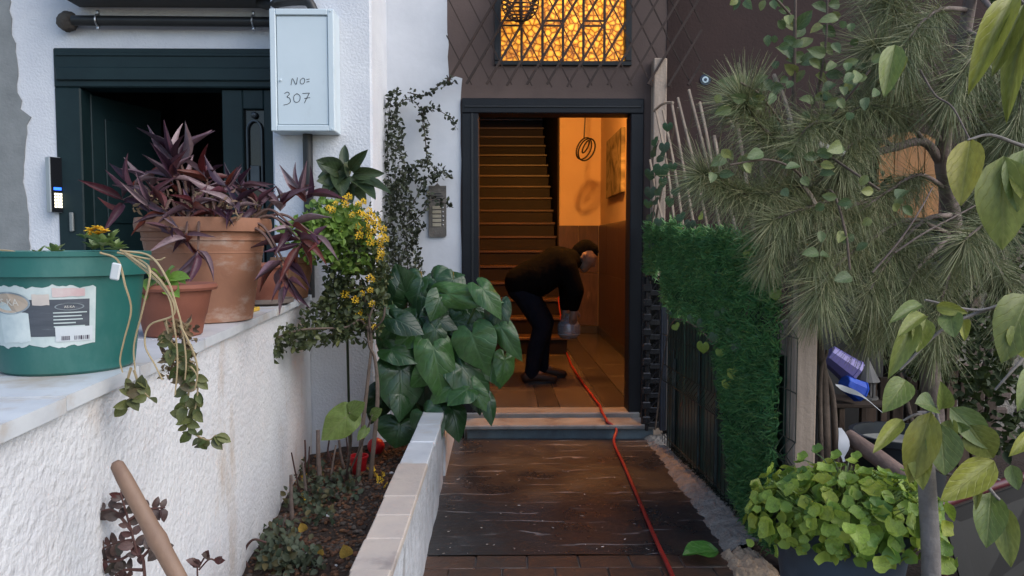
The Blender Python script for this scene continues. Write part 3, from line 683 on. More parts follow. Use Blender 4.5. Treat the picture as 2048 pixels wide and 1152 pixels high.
g = MB(); g.box(bx0+fr+.004, bx1-fr-.003, bf+.009, bf+.0195, bz0+fr+.004, bz1-fr-.006, .002); dr = part(g, 'box_door', M_box, t)
g = MB(); g.ball((bx0+fr+.022, bf+.006, at(560,160,bf).z), .007, 8, 6); g.ball((bx1-.017, bf-.001, bz1-.014), .005, 6, 4); g.ball((bx1-.017, bf-.001, bz0+.014), .005, 6, 4); part(g, 'latch_screw', M_box, t, smooth=60)
def strokes(lines, Y, r=.0018):
    g = MB()
    for l in lines:
        pts = bez([at(px,py,Y) for px,py in l], 5) if len(l) > 2 else [at(*q,Y) for q in l]
        g.tube([Vector((p.x, Y, p.z)) for p in pts], r, 5)
    return g
hw = [[(582,170),(585,157),(592,169),(595,155)], [(606,156),(601,160),(601,166),(605,168),(609,164),(609,158),(606,156)], [(613,159),(619,158)], [(613,164),(619,163)],
      [(569,187),(575,184),(579,188),(574,194),(579,196),(581,203),(576,208),(567,210)], [(594,187),(588,192),(588,201),(593,205),(599,201),(600,192),(594,187)], [(605,187),(619,186)], [(619,186),(614,195),(609,206)], [(609,197),(620,195)]]
part(strokes(hw, bf+.0085), 'handwritten_number', pm('black_marker', (.02,.02,.022), None, 5, .6), dr)
xp = at(616,300,4.40).x
g = MB(); g.tube([(xp,4.395,bz0+.002), (xp,4.395,.85)], .028, 14); solo(g, 'conduit_pipe', M_pipe, 'black vertical conduit running down from the white meter box', 'pipe', (xp,4.395,.85), smooth=50)
# intercom keypad
ic = at(95,370,4.70); Mi = Matrix.Translation((ic.x, 4.752, 0)) @ Matrix.Rotation(R(58), 4, 'Z')
z1, z0 = at(95,313,4.70).z, at(95,425,4.70).z
t = thing('intercom', 'tall silver and black intercom with lit keypad beside the dark green door', 'intercom', (ic.x, 4.75, z0))
g = MB(); g.box(-.042, .042, -.05, -.002, z0, z1, .004, Mi); part(g, 'silver_housing', pm('satin_aluminium', (.50,.52,.54), (.45,.47,.49), 6, .35, metal=.6), t)
g = MB(); g.box(-.036, .040, -.054, -.0505, z0+.003, z1-.003, .001, Mi); part(g, 'black_face', pm('gloss_black', (.008,.008,.009), None, 5, .12), t)
hh = z1-z0
g = MB(); g.box(-.022, .024, -.056, -.0545, z0+hh*.405, z0+hh*.455, 0, Mi); part(g, 'blue_display', emit('blue_lcd', (.03,.14,1), 2.2), t)
M_key = emit('lit_keys', (1,.93,.72), 1.6)
for i in range(5):
    for q in range(3):
        zc = z0+hh*(.09+.055*i); g = MB(); g.box(-.020+q*.0165, -.006+q*.0165, -.0565, -.0545, zc, zc+hh*.042, .001, Mi); part(g, 'key', M_key, t)
g = MB(); c = at(115,409,4.75); g.ball((c.x-.005, 4.752, c.z), .018, 12, 8, (1,.5,1.2)); solo(g, 'door_button', M_pipe, 'small round black button beside the intercom', 'button', (c.x-.005,4.76,c.z), smooth=60)
# bell panel
t0_ = at(875,372,DY); x0, x1 = at(858,420,DY).x, at(893,420,DY).x; z1, z0 = t0_.z, at(875,474,DY).z; xm = (x0+x1)/2
t = thing('doorbell_panel', 'weathered brass doorbell panel with five name slots on the white wall', 'doorbell', (xm, DY, z0))
g = MB(); poly = [(x0,z0+.01),(x0+.01,z0),(x1-.01,z0),(x1,z0+.01),(x1,z1),(xm+.018,z1),(xm,z1+.018),(xm-.018,z1),(x0,z1)]
g.prism(poly, .006, .022, ((0,DY,0),(1,0,0),(0,0,1),(0,-1,0))); part(g, 'back_plate', pm('tarnished_brass', (.17,.15,.13), (.10,.09,.08), 18, .6, .3, 80, metal=.3), t)
zz = z0+(z1-z0)*.205
for i in range(5):
    g = MB(); g.box(x0+.024, x1-.034, DY-.026, DY-.0221, zz, zz+.021, .002); part(g, 'name_slot', pm('yellowed_card', (.36,.32,.24), (.28,.25,.19), 12, .7), t)
    g = MB(); g.ball((x1-.022, DY-.024, zz+.011), .006, 8, 5); part(g, 'bell_button', M_steel, t, smooth=60); zz += .0285
for i in range(4):
    zz = z0+(z1-z0)*(.70+.045*i); g = MB(); g.box(x0+.022, x1-.03+U(-.01,.01), DY-.0235, DY-.0221, zz, zz+.006); part(g, 'speaker_slit', M_black, t)
# evil-eye disc
c = at(1410,160,DY); t = thing('glass_eye_charm', 'round dark blue glass eye charm on the brown wall', 'charm', (c.x, DY, c.z))
def disc(r, y0, y1):
    g = MB(); g.prism([(r*math.cos(2*PI*i/24), r*math.sin(2*PI*i/24)) for i in range(24)], y0, y1, ((c.x,DY,c.z),(1,0,0),(0,0,1),(0,-1,0))); return g
part(disc(.036, 0, .010), 'blue_rim', pm('navy_glass', (.006,.010,.03), None, 5, .15), t)
part(disc(.021, .0101, .0125), 'white_ring', pm('pale_blue_glass', (.55,.68,.74), None, 5, .2), t)
part(disc(.0105, .0126, .0145), 'pupil', pm('dark_glass', (.01,.02,.05), None, 5, .15), t)
# trellis over the transom window: every slat a part
tY = 4.93
t = thing('wall_trellis', 'brown diagonal wooden trellis hung across the lit transom window', 'trellis', (at(1100,170,tY).x, tY, at(1100,170,tY).z))
dx = at(1040,100,tY).x-at(1000,100,tY).x; zbt = at(1100,172,tY).z; ztop = 3.15
for i in range(13):
    xb = at(893+40.2*i,170,tY).x; zb_ = zbt + (0 if i < 9 else .0) - .006*i*0 + U(-.01,.01)
    xe = xb+(ztop-zb_)/1.68
    xm_ = at(1402,100,tY).x
    if xe > xm_: zt_s = zb_+(xm_-xb)*1.68; xe = xm_
    else: zt_s = ztop
    if xe-xb < .03: continue
    g = MB(); g.tube([(xb,tY-.012,zb_), ((xb+xe)/2,tY-.012+U(-.004,.004),(zb_+zt_s)/2), (xe,tY-.012,zt_s)], .010, 4); part(g, 'slat', M_slat, t)
for i in range(18):
    xb = at(903+40.2*i,170,tY).x; zb_ = zbt+U(-.008,.012); xe = xb-(ztop-zb_)/1.95; xlo, xhi = at(893,100,tY).x, at(1402,100,tY).x; z1_ = ztop
    if xe < xlo: z1_ = zb_+(xb-xlo)*1.95; xe = xlo
    if xb > xhi: zb_ += (xb-xhi)*1.95; xb = xhi
    if xb-xe < .03: continue
    g = MB(); g.tube([(xb,tY+.012,zb_), (xe,tY+.012,z1_)], .0055, 4); part(g, 'slat', M_slat, t)
# wicker ball lamp in front of the window
c = at(1040,5,4.86); t = thing('wicker_lantern', 'dark round wicker lantern hanging before the transom window', 'lantern', tuple(c))
g = MB()
for i in range(13):
    th = PI*(i+1)/14; r = .118*math.sin(th); z = c.z+.118*math.cos(th)
    g.tube([(c.x+r*math.cos(a), c.y+.8*r*math.sin(a), z) for a in [2*PI*q/18 for q in range(19)]], .0045, 4)
for q in range(8):
    a = 2*PI*q/8; g.tube([(c.x+.12*math.sin(th)*math.cos(a), c.y+.096*math.sin(th)*math.sin(a), c.z+.12*math.cos(th)) for th in [PI*i/10 for i in range(11)]], .004, 4)
part(g, 'wicker_shell', M_slat, t)
g = MB(); g.tube([(c.x,c.y,c.z+.118), (c.x,c.y,3.3)], .004, 5); part(g, 'hanging_cord', M_black, t)

# ---------------------------------------------------------------- pots on the garden wall
def wall_pt(px, Y, off): return Vector((at(px,600,Y).x, Y, ZC))
def pot_prof(r0, r1, h, rim=.035, rt=.012, th=.01):
    rb = r0+(r1-r0)*.92
    return [(r0*.9,0),(r0,.006),(r0+(r1-r0)*.35,h*.38),(r0+(r1-r0)*.36+.003,h*.40),(rb,h-rim),(r1+rt,h-rim+.003),(r1+rt+.004,h-rim*.5),(r1+rt,h),(r1-th,h),(r1-th-.004,h-.03),(.001,h-.035)]
M_terra = pm('dusty_terracotta', (.33,.155,.09), (.25,.115,.07), 6, .8, .12, 60, stain=((.42,.31,.25), 5, .54, (1,1,2.2)))
M_terra2 = pm('red_terracotta', (.25,.085,.05), (.19,.062,.038), 6, .75, .1, 60, stain=((.28,.17,.13), 5, .6))
M_potsoil = pm('dry_pot_soil', (.12,.085,.06), (.06,.04,.03), 40, .95, .8, 80)
# green bucket
bc = Vector((at(135,600,1.76).x, 1.76, ZC)); r1, r0, hb = .168, .138, .272
M_bucket = pm('teal_green_plastic', (.022,.135,.118), (.018,.115,.10), 5, .45, .05, 30, stain=((.06,.17,.15), 4, .53, (1,1,.5)))
t = thing('green_bucket', 'teal green plastic bucket with torn paper label, used as planter on the wall', 'bucket', tuple(bc))
g = MB(); hz = hb
g.lathe([(r0-.01,0),(r0,.008),(r1-.006,hz-.055),(r1+.006,hz-.053),(r1+.007,hz-.012),(r1+.011,hz-.010),(r1+.012,hz),(r1-.002,hz+.001),(r1-.008,hz-.02),(r1-.012,hz-.06),(.001,hz-.062)], 56, tuple(bc)); part(g, 'bucket_body', M_bucket, t, smooth=35)
def bucket_pt(ang, z, off=.0015):
    r = r0+(r1-.006-r0)*(z-.008)/(hz-.063)+off; return bc+Vector((r*math.sin(ang), -r*math.cos(ang), z))
def wrap(poly, off=.0015, nd_=None):
    g = MB(); pts = [bucket_pt(a, z, off) for a, z in poly]; g.add(pts, [tuple(range(len(pts)))]); return g
def wrap_grid(a0, a1, z0, z1, off, jag=0, n=16, tilt=0, k=6):
    g = MB(); vs = []
    for i in range(n+1):
        for j in range(k+1):
            a = a0+(a1-a0)*i/n; z = z0+(z1-z0)*j/k + tilt*(a-a0)
            if j == 0: z += jag*noise2(a*14,0,1)
            if j == k: z += jag*noise2(a*17,2,4)
            vs.append(bucket_pt(a, z, off))
    g.add(vs, [(i*(k+1)+j, (i+1)*(k+1)+j, (i+1)*(k+1)+j+1, i*(k+1)+j+1) for i in range(n) for j in range(k)]); return g
M_lp = pm('pale_printed_paper', (.60,.66,.64), (.46,.54,.53), 22, .6, stain=((.34,.40,.42), 14, .6))
M_ld = pm('charcoal_printed_paper', (.085,.095,.115), (.06,.07,.085), 12, .55, stretch=(1,1,7), stain=((.20,.23,.25), 9, .60, (1,1,8)))
def ang_of(px): return math.asin(max(-1, min(1, (at(px,640,1.62).x-bc.x)/.155)))
aL, aR = ang_of(-35), ang_of(172)
zt_, zb_ = .198, .068
lb = part(wrap_grid(aL, aR, zb_, zt_, .0012, .006, 40, .0, 8), 'paper_label', M_lp, t)
part(wrap_grid(ang_of(50), ang_of(164), zb_+.022, zt_-.028, .0018, .0, 20), 'dark_print', M_ld, lb)
part(wrap_grid(ang_of(2), ang_of(66), zb_+.010, zt_-.055, .0022, .003, 12), 'product_picture', pm('white_crumbly_print',(.66,.72,.70),(.50,.58,.58),30,.6), lb)
part(wrap_grid(ang_of(75), ang_of(105), zt_-.040, zt_-.016, .0024, .002, 6), 'cube_picture', pm('cream_print',(.62,.55,.48),(.52,.46,.42),20,.6), lb)
part(wrap_grid(ang_of(110), ang_of(158), zt_-.022, zt_-.004, .0024, .002, 8), 'pink_picture', pm('pink_print',(.55,.38,.38),(.60,.50,.48),30,.6), lb)
def oval(pa, pz, wa, wz, off, n=28):
    return wrap([(pa+wa*math.cos(2*PI*i/n), pz+wz*math.sin(2*PI*i/n)) for i in range(n)], off)
aO = ang_of(26)
part(oval(aO, zt_-.035, (ang_of(72)-aO), .024, .0030), 'oval_rim', pm('grey_blue_print',(.32,.38,.42),None,5,.6), lb)
part(oval(aO, zt_-.035, (ang_of(68)-aO), .021, .0034), 'oval_logo', pm('tan_print',(.46,.36,.27),(.52,.44,.36),14,.6), lb)
a2 = ang_of(136); part(oval(a2, zt_-.044, (ang_of(157)-a2), .008, .0030, 20), 'small_oval', pm('grey_print',(.26,.30,.32),None,5,.6), lb)
part(oval(a2, zt_-.044, (ang_of(155)-a2), .0066, .0033, 20), 'small_oval_centre', M_ld, lb)
M_ink = pm('cream_ink', (.72,.68,.60), None, 5, .6); M_bar = pm('barcode_ink', (.05,.03,.06), None, 5, .6)
def wtext(txt, a, z, size, off, mat, name, parent):
    cu = bpy.data.curves.new('t', 'FONT'); cu.body = txt; cu.size = size; cu.resolution_u = 2; ob = bpy.data.objects.new('t', cu); COL.objects.link(ob)
    me = bpy.data.meshes.new_from_object(ob.evaluated_get(bpy.context.evaluated_depsgraph_get())); bpy.data.objects.remove(ob)
    g = MB(); xs_ = [v.co.x for v in me.vertices]; w = (max(xs_)+min(xs_))/2
    g.add([bucket_pt(a+(v.co.x-w)/.155, z+v.co.y, off) for v in me.vertices], [tuple(p.vertices) for p in me.polygons])
    return part(g, name, mat, parent)
wtext('AS-KA', aO-.02, zt_-.040, .021, .0040, M_ink, 'logo_lettering', lb)
wtext('AS-KA', a2, zt_-.0465, .007, .0040, M_ink, 'small_lettering', lb)
for i in range(5):
    part(wrap_grid(ang_of(110), ang_of(150+U(-8,14)), zt_-.058-.0075*i, zt_-.0555-.0075*i, .0028, 0, 8, k=1), 'print_line', M_lp, lb)
part(wrap_grid(ang_of(112), ang_of(168), zb_+.010, zb_+.042, .0030, 0, 8), 'barcode_panel', pm('white_paper',(.66,.70,.72),None,5,.6), lb)
q = 122.0
while q < 164:
    w = random.choice([.8,1.2,2.0]); 
    if not (136 < q < 141 or 152 < q < 155): part(wrap_grid(ang_of(q), ang_of(q+w), zb_+.013, zb_+.022, .0036, 0, 1, k=1), 'barcode_bar', M_bar, lb)
    q += w+random.choice([.9,1.5])
# terracotta pots
def pot(name, label, c, r0, r1, h, mat, n=44, rim=.035, group=None, **kw):
    t = thing(name, label, 'pot', tuple(c), group); g = MB(); g.lathe(pot_prof(r0,r1,h,rim,**kw)[:-2], n, tuple(c)); part(g, 'pot_body', mat, t, smooth=35)
    g = MB(); g.lathe([(r1-.013,h-.03),(r1*.6,h-.018),(.002,h-.012)], 20, tuple(c)); part(g, 'potting_soil', M_potsoil, t, smooth=60); return t
cB = Vector((at(413,600,2.86).x, 2.86, ZC)); big = pot('terracotta_pot', 'largest terracotta pot on the wall, with purple plants spilling from it', cB, .165, .225, .385, M_terra, 56, .052, rt=.014)
g = MB(); g.lathe([(.214,.300),(.219,.303),(.220,.312),(.215,.315)], 56, tuple(cB)); g.lathe([(.205,.255),(.209,.257),(.209,.262),(.205,.264)], 56, tuple(cB)); part(g, 'raised_band', M_terra, big, smooth=40)
cS = Vector((at(352,600,2.38).x-.01, 2.38, ZC)); pot('terracotta_pot', 'small red terracotta pot between the green bucket and the large pot', cS, .085, .118, .165, M_terra2, 40, .022)
c3 = Vector((at(556,600,3.62).x-.06, 3.62, ZC)); pt3 = pot('terracotta_pot', 'small brown pot standing in a saucer behind the largest pot', c3, .085, .115, .20, M_terra2, 36, .025)
g = MB(); g.lathe([(.10,.002),(.13,.012),(.135,.03),(.128,.03),(.11,.014)], 36, tuple(c3+Vector((0,0,.001)))); part(g, 'saucer', pm('dusty_dark_saucer',(.10,.06,.045),(.20,.17,.15),8,.8), pt3, smooth=40)
c4_ = Vector((at(606,600,4.08).x-.05, 4.08, ZC)); pot('terracotta_pot', 'orange terracotta pot at the end of the wall by the yellow flowers', c4_, .075, .105, .22, pm('orange_terracotta',(.36,.17,.08),(.27,.12,.06),6,.8,.1,60), 36, .03)
g = MB(); q = Vector((at(500,600,3.18).x-.02, 3.18, ZC)); g.box(-.02,.03,-.12,.10,.001,.018,.003, Matrix.Translation(q)); g.box(-.02,-.012,-.12,-.06,.018,.16,.003, Matrix.Translation(q)); solo(g, 'yellow_bracket', pm('yellow_plastic',(.62,.40,.05),(.55,.34,.05),6,.5), 'yellow plastic strip wedged behind the largest pot', 'bracket', tuple(q))
# ---------------------------------------------------------------- plants on and beside the wall
CAMP = Vector((0,0,CAM_Z))
def tocam(p): return (CAMP-Vector(p)).normalized()
M_purple = leafmat('purple_leaf', [(.030,.013,.026),(.075,.030,.055),(.15,.09,.11),(.075,.012,.014),(.12,.06,.09),(.30,.21,.22),(.045,.02,.035),(.16,.035,.02),(.06,.03,.05)], .4, .12, ((.16,.10,.12), 0.01, .35))
M_pstem = pm('purple_brown_stem', (.10,.045,.045), (.16,.10,.07), 20, .7)
M_dry = pm('dry_straw_stem', (.42,.33,.19), (.30,.22,.12), 15, .8)
lance = [raw_mesh('leaf', leaf_geo('lance', .35, c_, 6, 3, .01, i), M_purple) for i, c_ in enumerate((.12,.22,.05,.3))]
t = thing('purple_plant', 'purple trailing plant with long narrow leaves in the largest terracotta pot', 'plant', tuple(cB+Vector((0,0,.36))))
top = cB+Vector((0,0,.36))
clusters = [  # px, py, depth, up bias, leaves, size
 (358,318,2.80,.9,9,.16),(345,352,2.74,.7,8,.14),(268,372,2.78,.5,8,.14),(300,400,2.70,.4,8,.13),(415,352,2.85,.7,8,.14),(455,372,2.78,.7,7,.13),(482,372,2.9,.6,7,.13),
 (330,420,2.66,.2,8,.12),(385,410,2.64,.2,8,.12),(430,420,2.66,.2,7,.12),(515,408,2.86,.4,7,.13),(560,410,2.9,.5,7,.14),(612,392,2.95,.6,8,.15),(380,372,2.9,.6,8,.14),(470,410,2.7,.3,7,.12),(300,360,2.9,.6,6,.13),
 (372,470,2.60,-.5,6,.12),(396,500,2.58,-.7,5,.13),(585,452,2.8,-.2,7,.14),(600,480,2.78,-.5,7,.15),(566,520,2.76,-.6,6,.14),(575,555,2.74,-.8,5,.13),(630,470,2.85,-.1,5,.13),(340,455,2.62,-.4,5,.11),(246,400,2.82,-.1,5,.13)]
ns = 0
for (px,py,Y,ub,nl,sz) in clusters:
    c = at(px,py,Y); a = top+Vector((max(-.17,min(.17,(c.x-top.x)*.6)), max(-.16,min(.16,(Y-cB.y)*.7)), 0))
    mid = (a+c)/2+Vector((0,0,.06)); pp = bez([a,mid,c], 6)
    g = MB(); g.tube(pp, taper(.007,.004,len(pp)), 5); part(g, 'stem', M_pstem, t, smooth=60)
    for k in range(nl):
        an = 2*PI*(k+U(-.3,.3))/nl; d = Vector((math.cos(an), math.sin(an)*.75-.15, ub+U(-.75,.75))).normalized()
        L_ = sz*U(.65,1.25); b0 = c-Vector((0,0,.012*(k%3)))
        nrm = Vector((U(-.8,.8),U(-1,.2),U(-.1,1)))
        inst(lance[ns%4], 'leaf', t, frame_m(b0, b0+d*L_, nrm, L_*U(.15,.23))); ns += 1
# withered bits and tiny pale flowers among them
ms = []; dl = leaf_geo('oval', .3, .3, 3, 3)
for _ in range(200):
    p = top+Vector((U(-.2,.2),U(-.2,.12),U(.0,.12))); d = rvec()*U(.02,.045); ms.append(frame_m(p,p+d,rvec(),.012))
cloud('withered_leaves', ms, dl, leafmat('withered', [(.28,.20,.12),(.14,.08,.055),(.36,.28,.17),(.09,.045,.03)], .8, .1), t)
# succulent and yellow flower in the green bucket
bt = bc+Vector((0,0,hb-.05))
t = thing('bucket_plant', 'yellow flowering succulent with trailing straw stems growing in the green bucket', 'plant', tuple(bt))
M_succ = leafmat('succulent_leaf', [(.16,.24,.07),(.24,.32,.12),(.12,.20,.06),(.30,.34,.17)], .5, .15)
sl_ = raw_mesh('leaf', leaf_geo('oval', .3, .05, 4, 3), M_succ)
for (px,py,Y,n_,sz) in ((205,492,1.64,16,.038),(190,500,1.66,12,.032),(232,500,1.65,10,.03),(170,478,1.70,6,.028),(110,508,1.72,7,.035),(75,512,1.74,6,.03),(225,478,1.66,8,.025)):
    c = at(px,py,Y)
    for k in range(n_):
        an = 2*PI*k/n_*1.618*2; el = U(.1,1.1); d = Vector((math.cos(an)*math.cos(el), math.sin(an)*math.cos(el), math.sin(el)))
        inst(sl_, 'leaf', t, frame_m(c, c+d*sz*U(.7,1.1), Vector((0,0,1)), sz*.45))
g = MB(); g.tube([at(205,500,1.66), at(200,478,1.65), at(196,466,1.64)], .004, 5); part(g, 'flower_stem', pm('green_stem',(.15,.22,.06),None,8,.6), t)
M_yel = leafmat('yellow_petal', [(.75,.46,.02),(.82,.56,.05),(.70,.38,.02)], .6, .25)
pet = raw_mesh('flower', leaf_geo('oval', .2, .2, 3, 3), M_yel)
for (px,py) in ((183,462),(196,458),(209,463),(202,468),(188,470)):
    c = at(px,py,1.64); ms = []
    for k in range(16): 
        an = 2*PI*k/16; el = U(.1,.9); d = Vector((math.cos(an)*math.cos(el), math.sin(an)*math.cos(el)-.3, math.sin(el))); ms.append(frame_m(c,c+d*.014,Vector((0,-.5,1)),.007))
    cloud('flower_head', ms, leaf_geo('oval', .2, .2, 3, 3), M_yel, t, kind=None)
trail = [[(200,505),(235,520),(250,570),(262,620),(248,680),(240,720),(245,745)],[(240,500),(280,520),(300,545),(285,620),(268,690),(270,740)],[(250,505),(320,560),(350,625),(300,650),(290,690),(310,730),(325,760)],
         [(245,502),(300,512),(335,560),(352,610),(365,660),(372,720),(370,760)],[(235,505),(310,520),(330,515)],[(40,508),(20,502),(-10,500)],[(250,508),(330,580),(348,650),(355,720),(350,790)],[(360,650),(385,700),(395,740),(390,780)]]
for l in trail:
    pp = bez([at(px,py,1.58 if py > 520 else 1.62) for px,py in l], 6); g = MB(); g.tube(pp, taper(.0026,.0016,len(pp)), 5); part(g, 'trailing_stem', M_dry, t, smooth=60)
g = MB(); c = at(231,543,1.585); g.box(-.010,.010,-.003,.003,-.018,.018,.003, Matrix.Translation(c) @ Matrix.Rotation(.2,4,'Y')); part(g, 'plant_tag', pm('white_tag',(.7,.72,.72),None,5,.6), t)
# drooping green vine below the bucket
t = thing('drooping_vine', 'drooping vine with olive green leaves hanging over the wall below the small red pot', 'vine', tuple(at(345,700,1.62)))
M_vine = leafmat('olive_leaf', [(.06,.09,.03),(.11,.13,.04),(.16,.17,.06),(.07,.08,.035),(.13,.10,.05)], .45, .25, ((.2,.22,.1),.01,.3))
vl = [raw_mesh('leaf', leaf_geo('oval', .3, c_, 5, 3, .02, i), M_vine) for i, c_ in enumerate((.1,.25))]
vines = [[(345,690),(362,730),(378,770),(372,820),(380,860),(415,880),(432,870)],[(330,640),(345,690),(365,720),(390,745),(395,790),(385,840)],[(262,735),(255,765),(262,790),(248,815)],[(268,740),(280,775),(298,795)]]
for l in vines:
    pp = bez([at(px,py,1.60) for px,py in l], 6); g = MB(); g.tube(pp, taper(.003,.0015,len(pp)), 5); part(g, 'stem', M_dry, t, smooth=60)
    n0 = len(pp)
    for i in range(3, n0):
        for _ in range(3 if px > 300 else 1):
            p = pp[i]; d = Vector((U(-1,1),U(-.5,.2),U(-1,.35))).normalized(); L_ = U(.022,.042)
            if l is vines[0] or l is vines[1] or random.random() < .5: inst(vl[i%2], 'leaf', t, frame_m(p, p+d*L_, tocam(p)+rvec()*.6, L_*.6))
ms = []
for _ in range(160):
    l = random.choice(vines[:2]); pq = at(U(325,392), U(640,760), 1.61); d = rvec()*U(.012,.03); ms.append(frame_m(pq, pq+d, rvec(), .010))
cloud('withered_leaves', ms, dl, leafmat('withered_brown', [(.28,.20,.11),(.14,.09,.05),(.36,.28,.15),(.10,.06,.04)], .8, .1), t)
# light green sprig in the small pot
t = thing('small_pot_plant', 'light green leafy plant in the small red terracotta pot', 'plant', tuple(cS+Vector((0,0,.14))))
M_lg = leafmat('light_green_leaf', [(.13,.26,.04),(.20,.34,.06),(.10,.20,.04),(.26,.38,.09)], .45, .3)
ll = raw_mesh('leaf', leaf_geo('oval', .3, .15, 5, 3, .02, 3), M_lg)
for (px,py,tx,ty) in ((320,560,300,548),(335,558,378,552),(330,565,355,590),(310,560,290,575),(335,552,345,530),(325,562,315,590),(300,565,288,600),(342,560,330,538),(352,556,372,566),(318,552,306,535),(340,566,350,580)):
    p = at(px,py,2.30); q = at(tx,ty,2.27+U(-.05,.03)); inst(ll, 'leaf', t, frame_m(p, q, Vector((U(-.4,.4),-.7,.8)), (q-p).length*.6))
g = MB(); g.tube(bez([cS+Vector((0,0,.14)), at(328,580,2.33), at(328,556,2.30)],5), .004, 5); part(g, 'stem', M_vine, t)

# ---------------------------------------------------------------- yellow lantana by the pillar
root = Vector((at(715,960,3.75).x, 3.75, 0)); root.z = soil_z(root.x, root.y)
t = thing('yellow_flower_shrub', 'bushy shrub with small yellow flowers standing against the white pillar', 'shrub', tuple(root))
M_bark = pm('grey_brown_bark', (.15,.11,.085), (.09,.065,.05), 20, .9, .4, 60)
for l in ([(715,960,3.75),(728,830,3.76),(738,740,3.8),(742,665,3.82),(720,560,4.0)], [(740,890,3.74),(755,800,3.76),(750,720,3.8),(738,690,3.8),(735,640,3.84)], [(742,668,3.82),(720,640,3.8),(690,655,3.7),(600,660,3.55),(520,690,3.45)], [(742,665,3.82),(765,640,3.75),(770,615,3.74)], [(742,668,3.82),(738,640,3.78),(748,610,3.78)]):
    P = [at(*q) for q in l]; P[0].z = min(P[0].z, soil_z(P[0].x,P[0].y)+.0) if l[0][1] > 850 else P[0].z
    pp = bez(P, 6); g = MB(); g.tube(pp, taper(.013 if l[0][1] > 850 else .006,.005,len(pp)), 6); part(g, 'stem', M_bark, t, smooth=60)
M_lan = leafmat('dark_shrub_leaf', [(.035,.052,.02),(.06,.08,.028),(.085,.105,.036),(.045,.06,.03),(.12,.13,.04)], .5, .2)
M_lan2 = leafmat('bright_shrub_leaf', [(.12,.22,.035),(.18,.29,.05),(.09,.17,.03),(.24,.33,.07)], .5, .3)
lv = leaf_geo('oval', .35, .15, 4, 3)
def blob_leaves(regs, mats_out, sz, nrm_cam=.6):
    for (px,py,rx,ry,Y,dy,n_) in regs:
        for _ in range(n_):
            a = U(0,2*PI); r = math.sqrt(random.random())**.8
            p = at(px+rx*r*math.cos(a), py+ry*r*math.sin(a), Y+U(-dy,dy)); d = (rvec()+Vector((0,-.3,-.15))).normalized(); L_ = U(*sz)
            mats_out.append(frame_m(p, p+d*L_, tocam(p)*nrm_cam+rvec(), L_*U(.5,.65)))
ms = []; blob_leaves([(712,560,62,100,4.02,.18,1100),(735,480,40,70,4.1,.15,300),(690,610,52,55,3.95,.16,500),(640,665,55,26,3.72,.10,230),(575,678,60,26,3.55,.08,260),(525,692,38,34,3.46,.07,260),(735,560,45,110,3.9,.1,320),(660,640,60,40,3.8,.1,200),(720,650,50,40,3.9,.12,160)], ms, (.022,.042))
cloud('dark_foliage', ms, lv, M_lan, t)
ms = []; blob_leaves([(675,450,55,46,4.02,.14,420),(640,475,48,48,3.9,.12,330),(700,490,48,55,3.9,.10,330),(600,470,40,40,3.9,.08,120),(655,425,40,30,4.1,.1,120)], ms, (.030,.055))
cloud('bright_foliage', ms, lv, M_lan2, t)
fl = MB()
for k in range(14):
    an = 2.4*k; r = .0065*math.sqrt(k/14)*1.6; fl.add([Vector((0,0,0))+frame_m((r*math.cos(an), r*math.sin(an), -.5*r*r*60), (r*math.cos(an)+.006*math.cos(an+1), r*math.sin(an)+.006*math.sin(an+1), .004), (0,0,1), .0065) @ Vector(v) for v in leaf_geo('round',.2,.1,2,3)[0]], leaf_geo('round',.2,.1,2,3)[1])
fme = fl.mesh('flower_cluster'); fme.shade_smooth(); fme.materials.append(M_yel)
for (px,py) in [(655,418),(668,420),(690,400),(700,396),(715,412),(728,405),(738,420),(745,430),(752,440),(758,452),(764,470),(762,485),(740,445),(728,432),(718,426),(705,428),(735,455),(745,462),(740,470),(720,455),(760,498),(765,508),(768,460),(770,480),(695,412),(672,408),(738,485),(722,470),(741,560),(738,580),(722,590),(712,600),(742,610),(752,655),(730,640),(718,625),(690,588),(760,520)]:
    p = at(px+U(-3,3),py+U(-3,3),3.82+U(-.03,.03)); z = (tocam(p)+Vector((0,0,.6))+rvec()*.3).normalized(); x = z.orthogonal().normalized(); y = z.cross(x); s_ = U(1.3,2.0)
    inst(fme, 'flower_cluster', t, Matrix(((x.x*s_,y.x*s_,z.x*s_,p.x),(x.y*s_,y.y*s_,z.y*s_,p.y),(x.z*s_,y.z*s_,z.z*s_,p.z),(0,0,0,1))))

# broad-leaved plant above it
rt = at(690,420,4.2)
t = thing('broad_leaved_plant', 'dark broad-leaved plant between the meter box and the climber, above the yellow flowers', 'plant', (rt.x,4.26,soil_z(rt.x,4.26)))
M_broad = leafmat('dark_broad_leaf', [(.03,.05,.022),(.05,.075,.03),(.075,.10,.05),(.04,.06,.03)], .4, .15, ((.12,.15,.08),5,.3))
bl = [raw_mesh('leaf', leaf_geo('oval', .3, c_, 7, 5, .02, i), M_broad) for i, c_ in enumerate((.1,.25,.35))]
for k, (ax,ay,tx,ty,w) in enumerate([(690,345,632,320,40),(690,350,628,345,36),(695,340,682,282,22),(700,340,732,302,24),(705,350,765,345,26),(690,352,640,372,34),(700,350,690,325,40),(700,355,742,375,36),(690,360,660,388,36),(705,362,752,392,34),(690,370,700,402,36),(680,345,655,330,30),(715,365,782,380,24),(695,368,668,372,40),(705,345,722,330,30),(680,365,635,360,30),(700,375,735,400,30),(672,350,690,375,40)]):
    p = at(ax,ay,4.22); q = at(tx,ty,4.16+U(-.1,.1)); inst(bl[k%3], 'leaf', t, frame_m(p, q, tocam(p)+rvec()*.5+Vector((0,0,.5)), w/FPX*4.2))
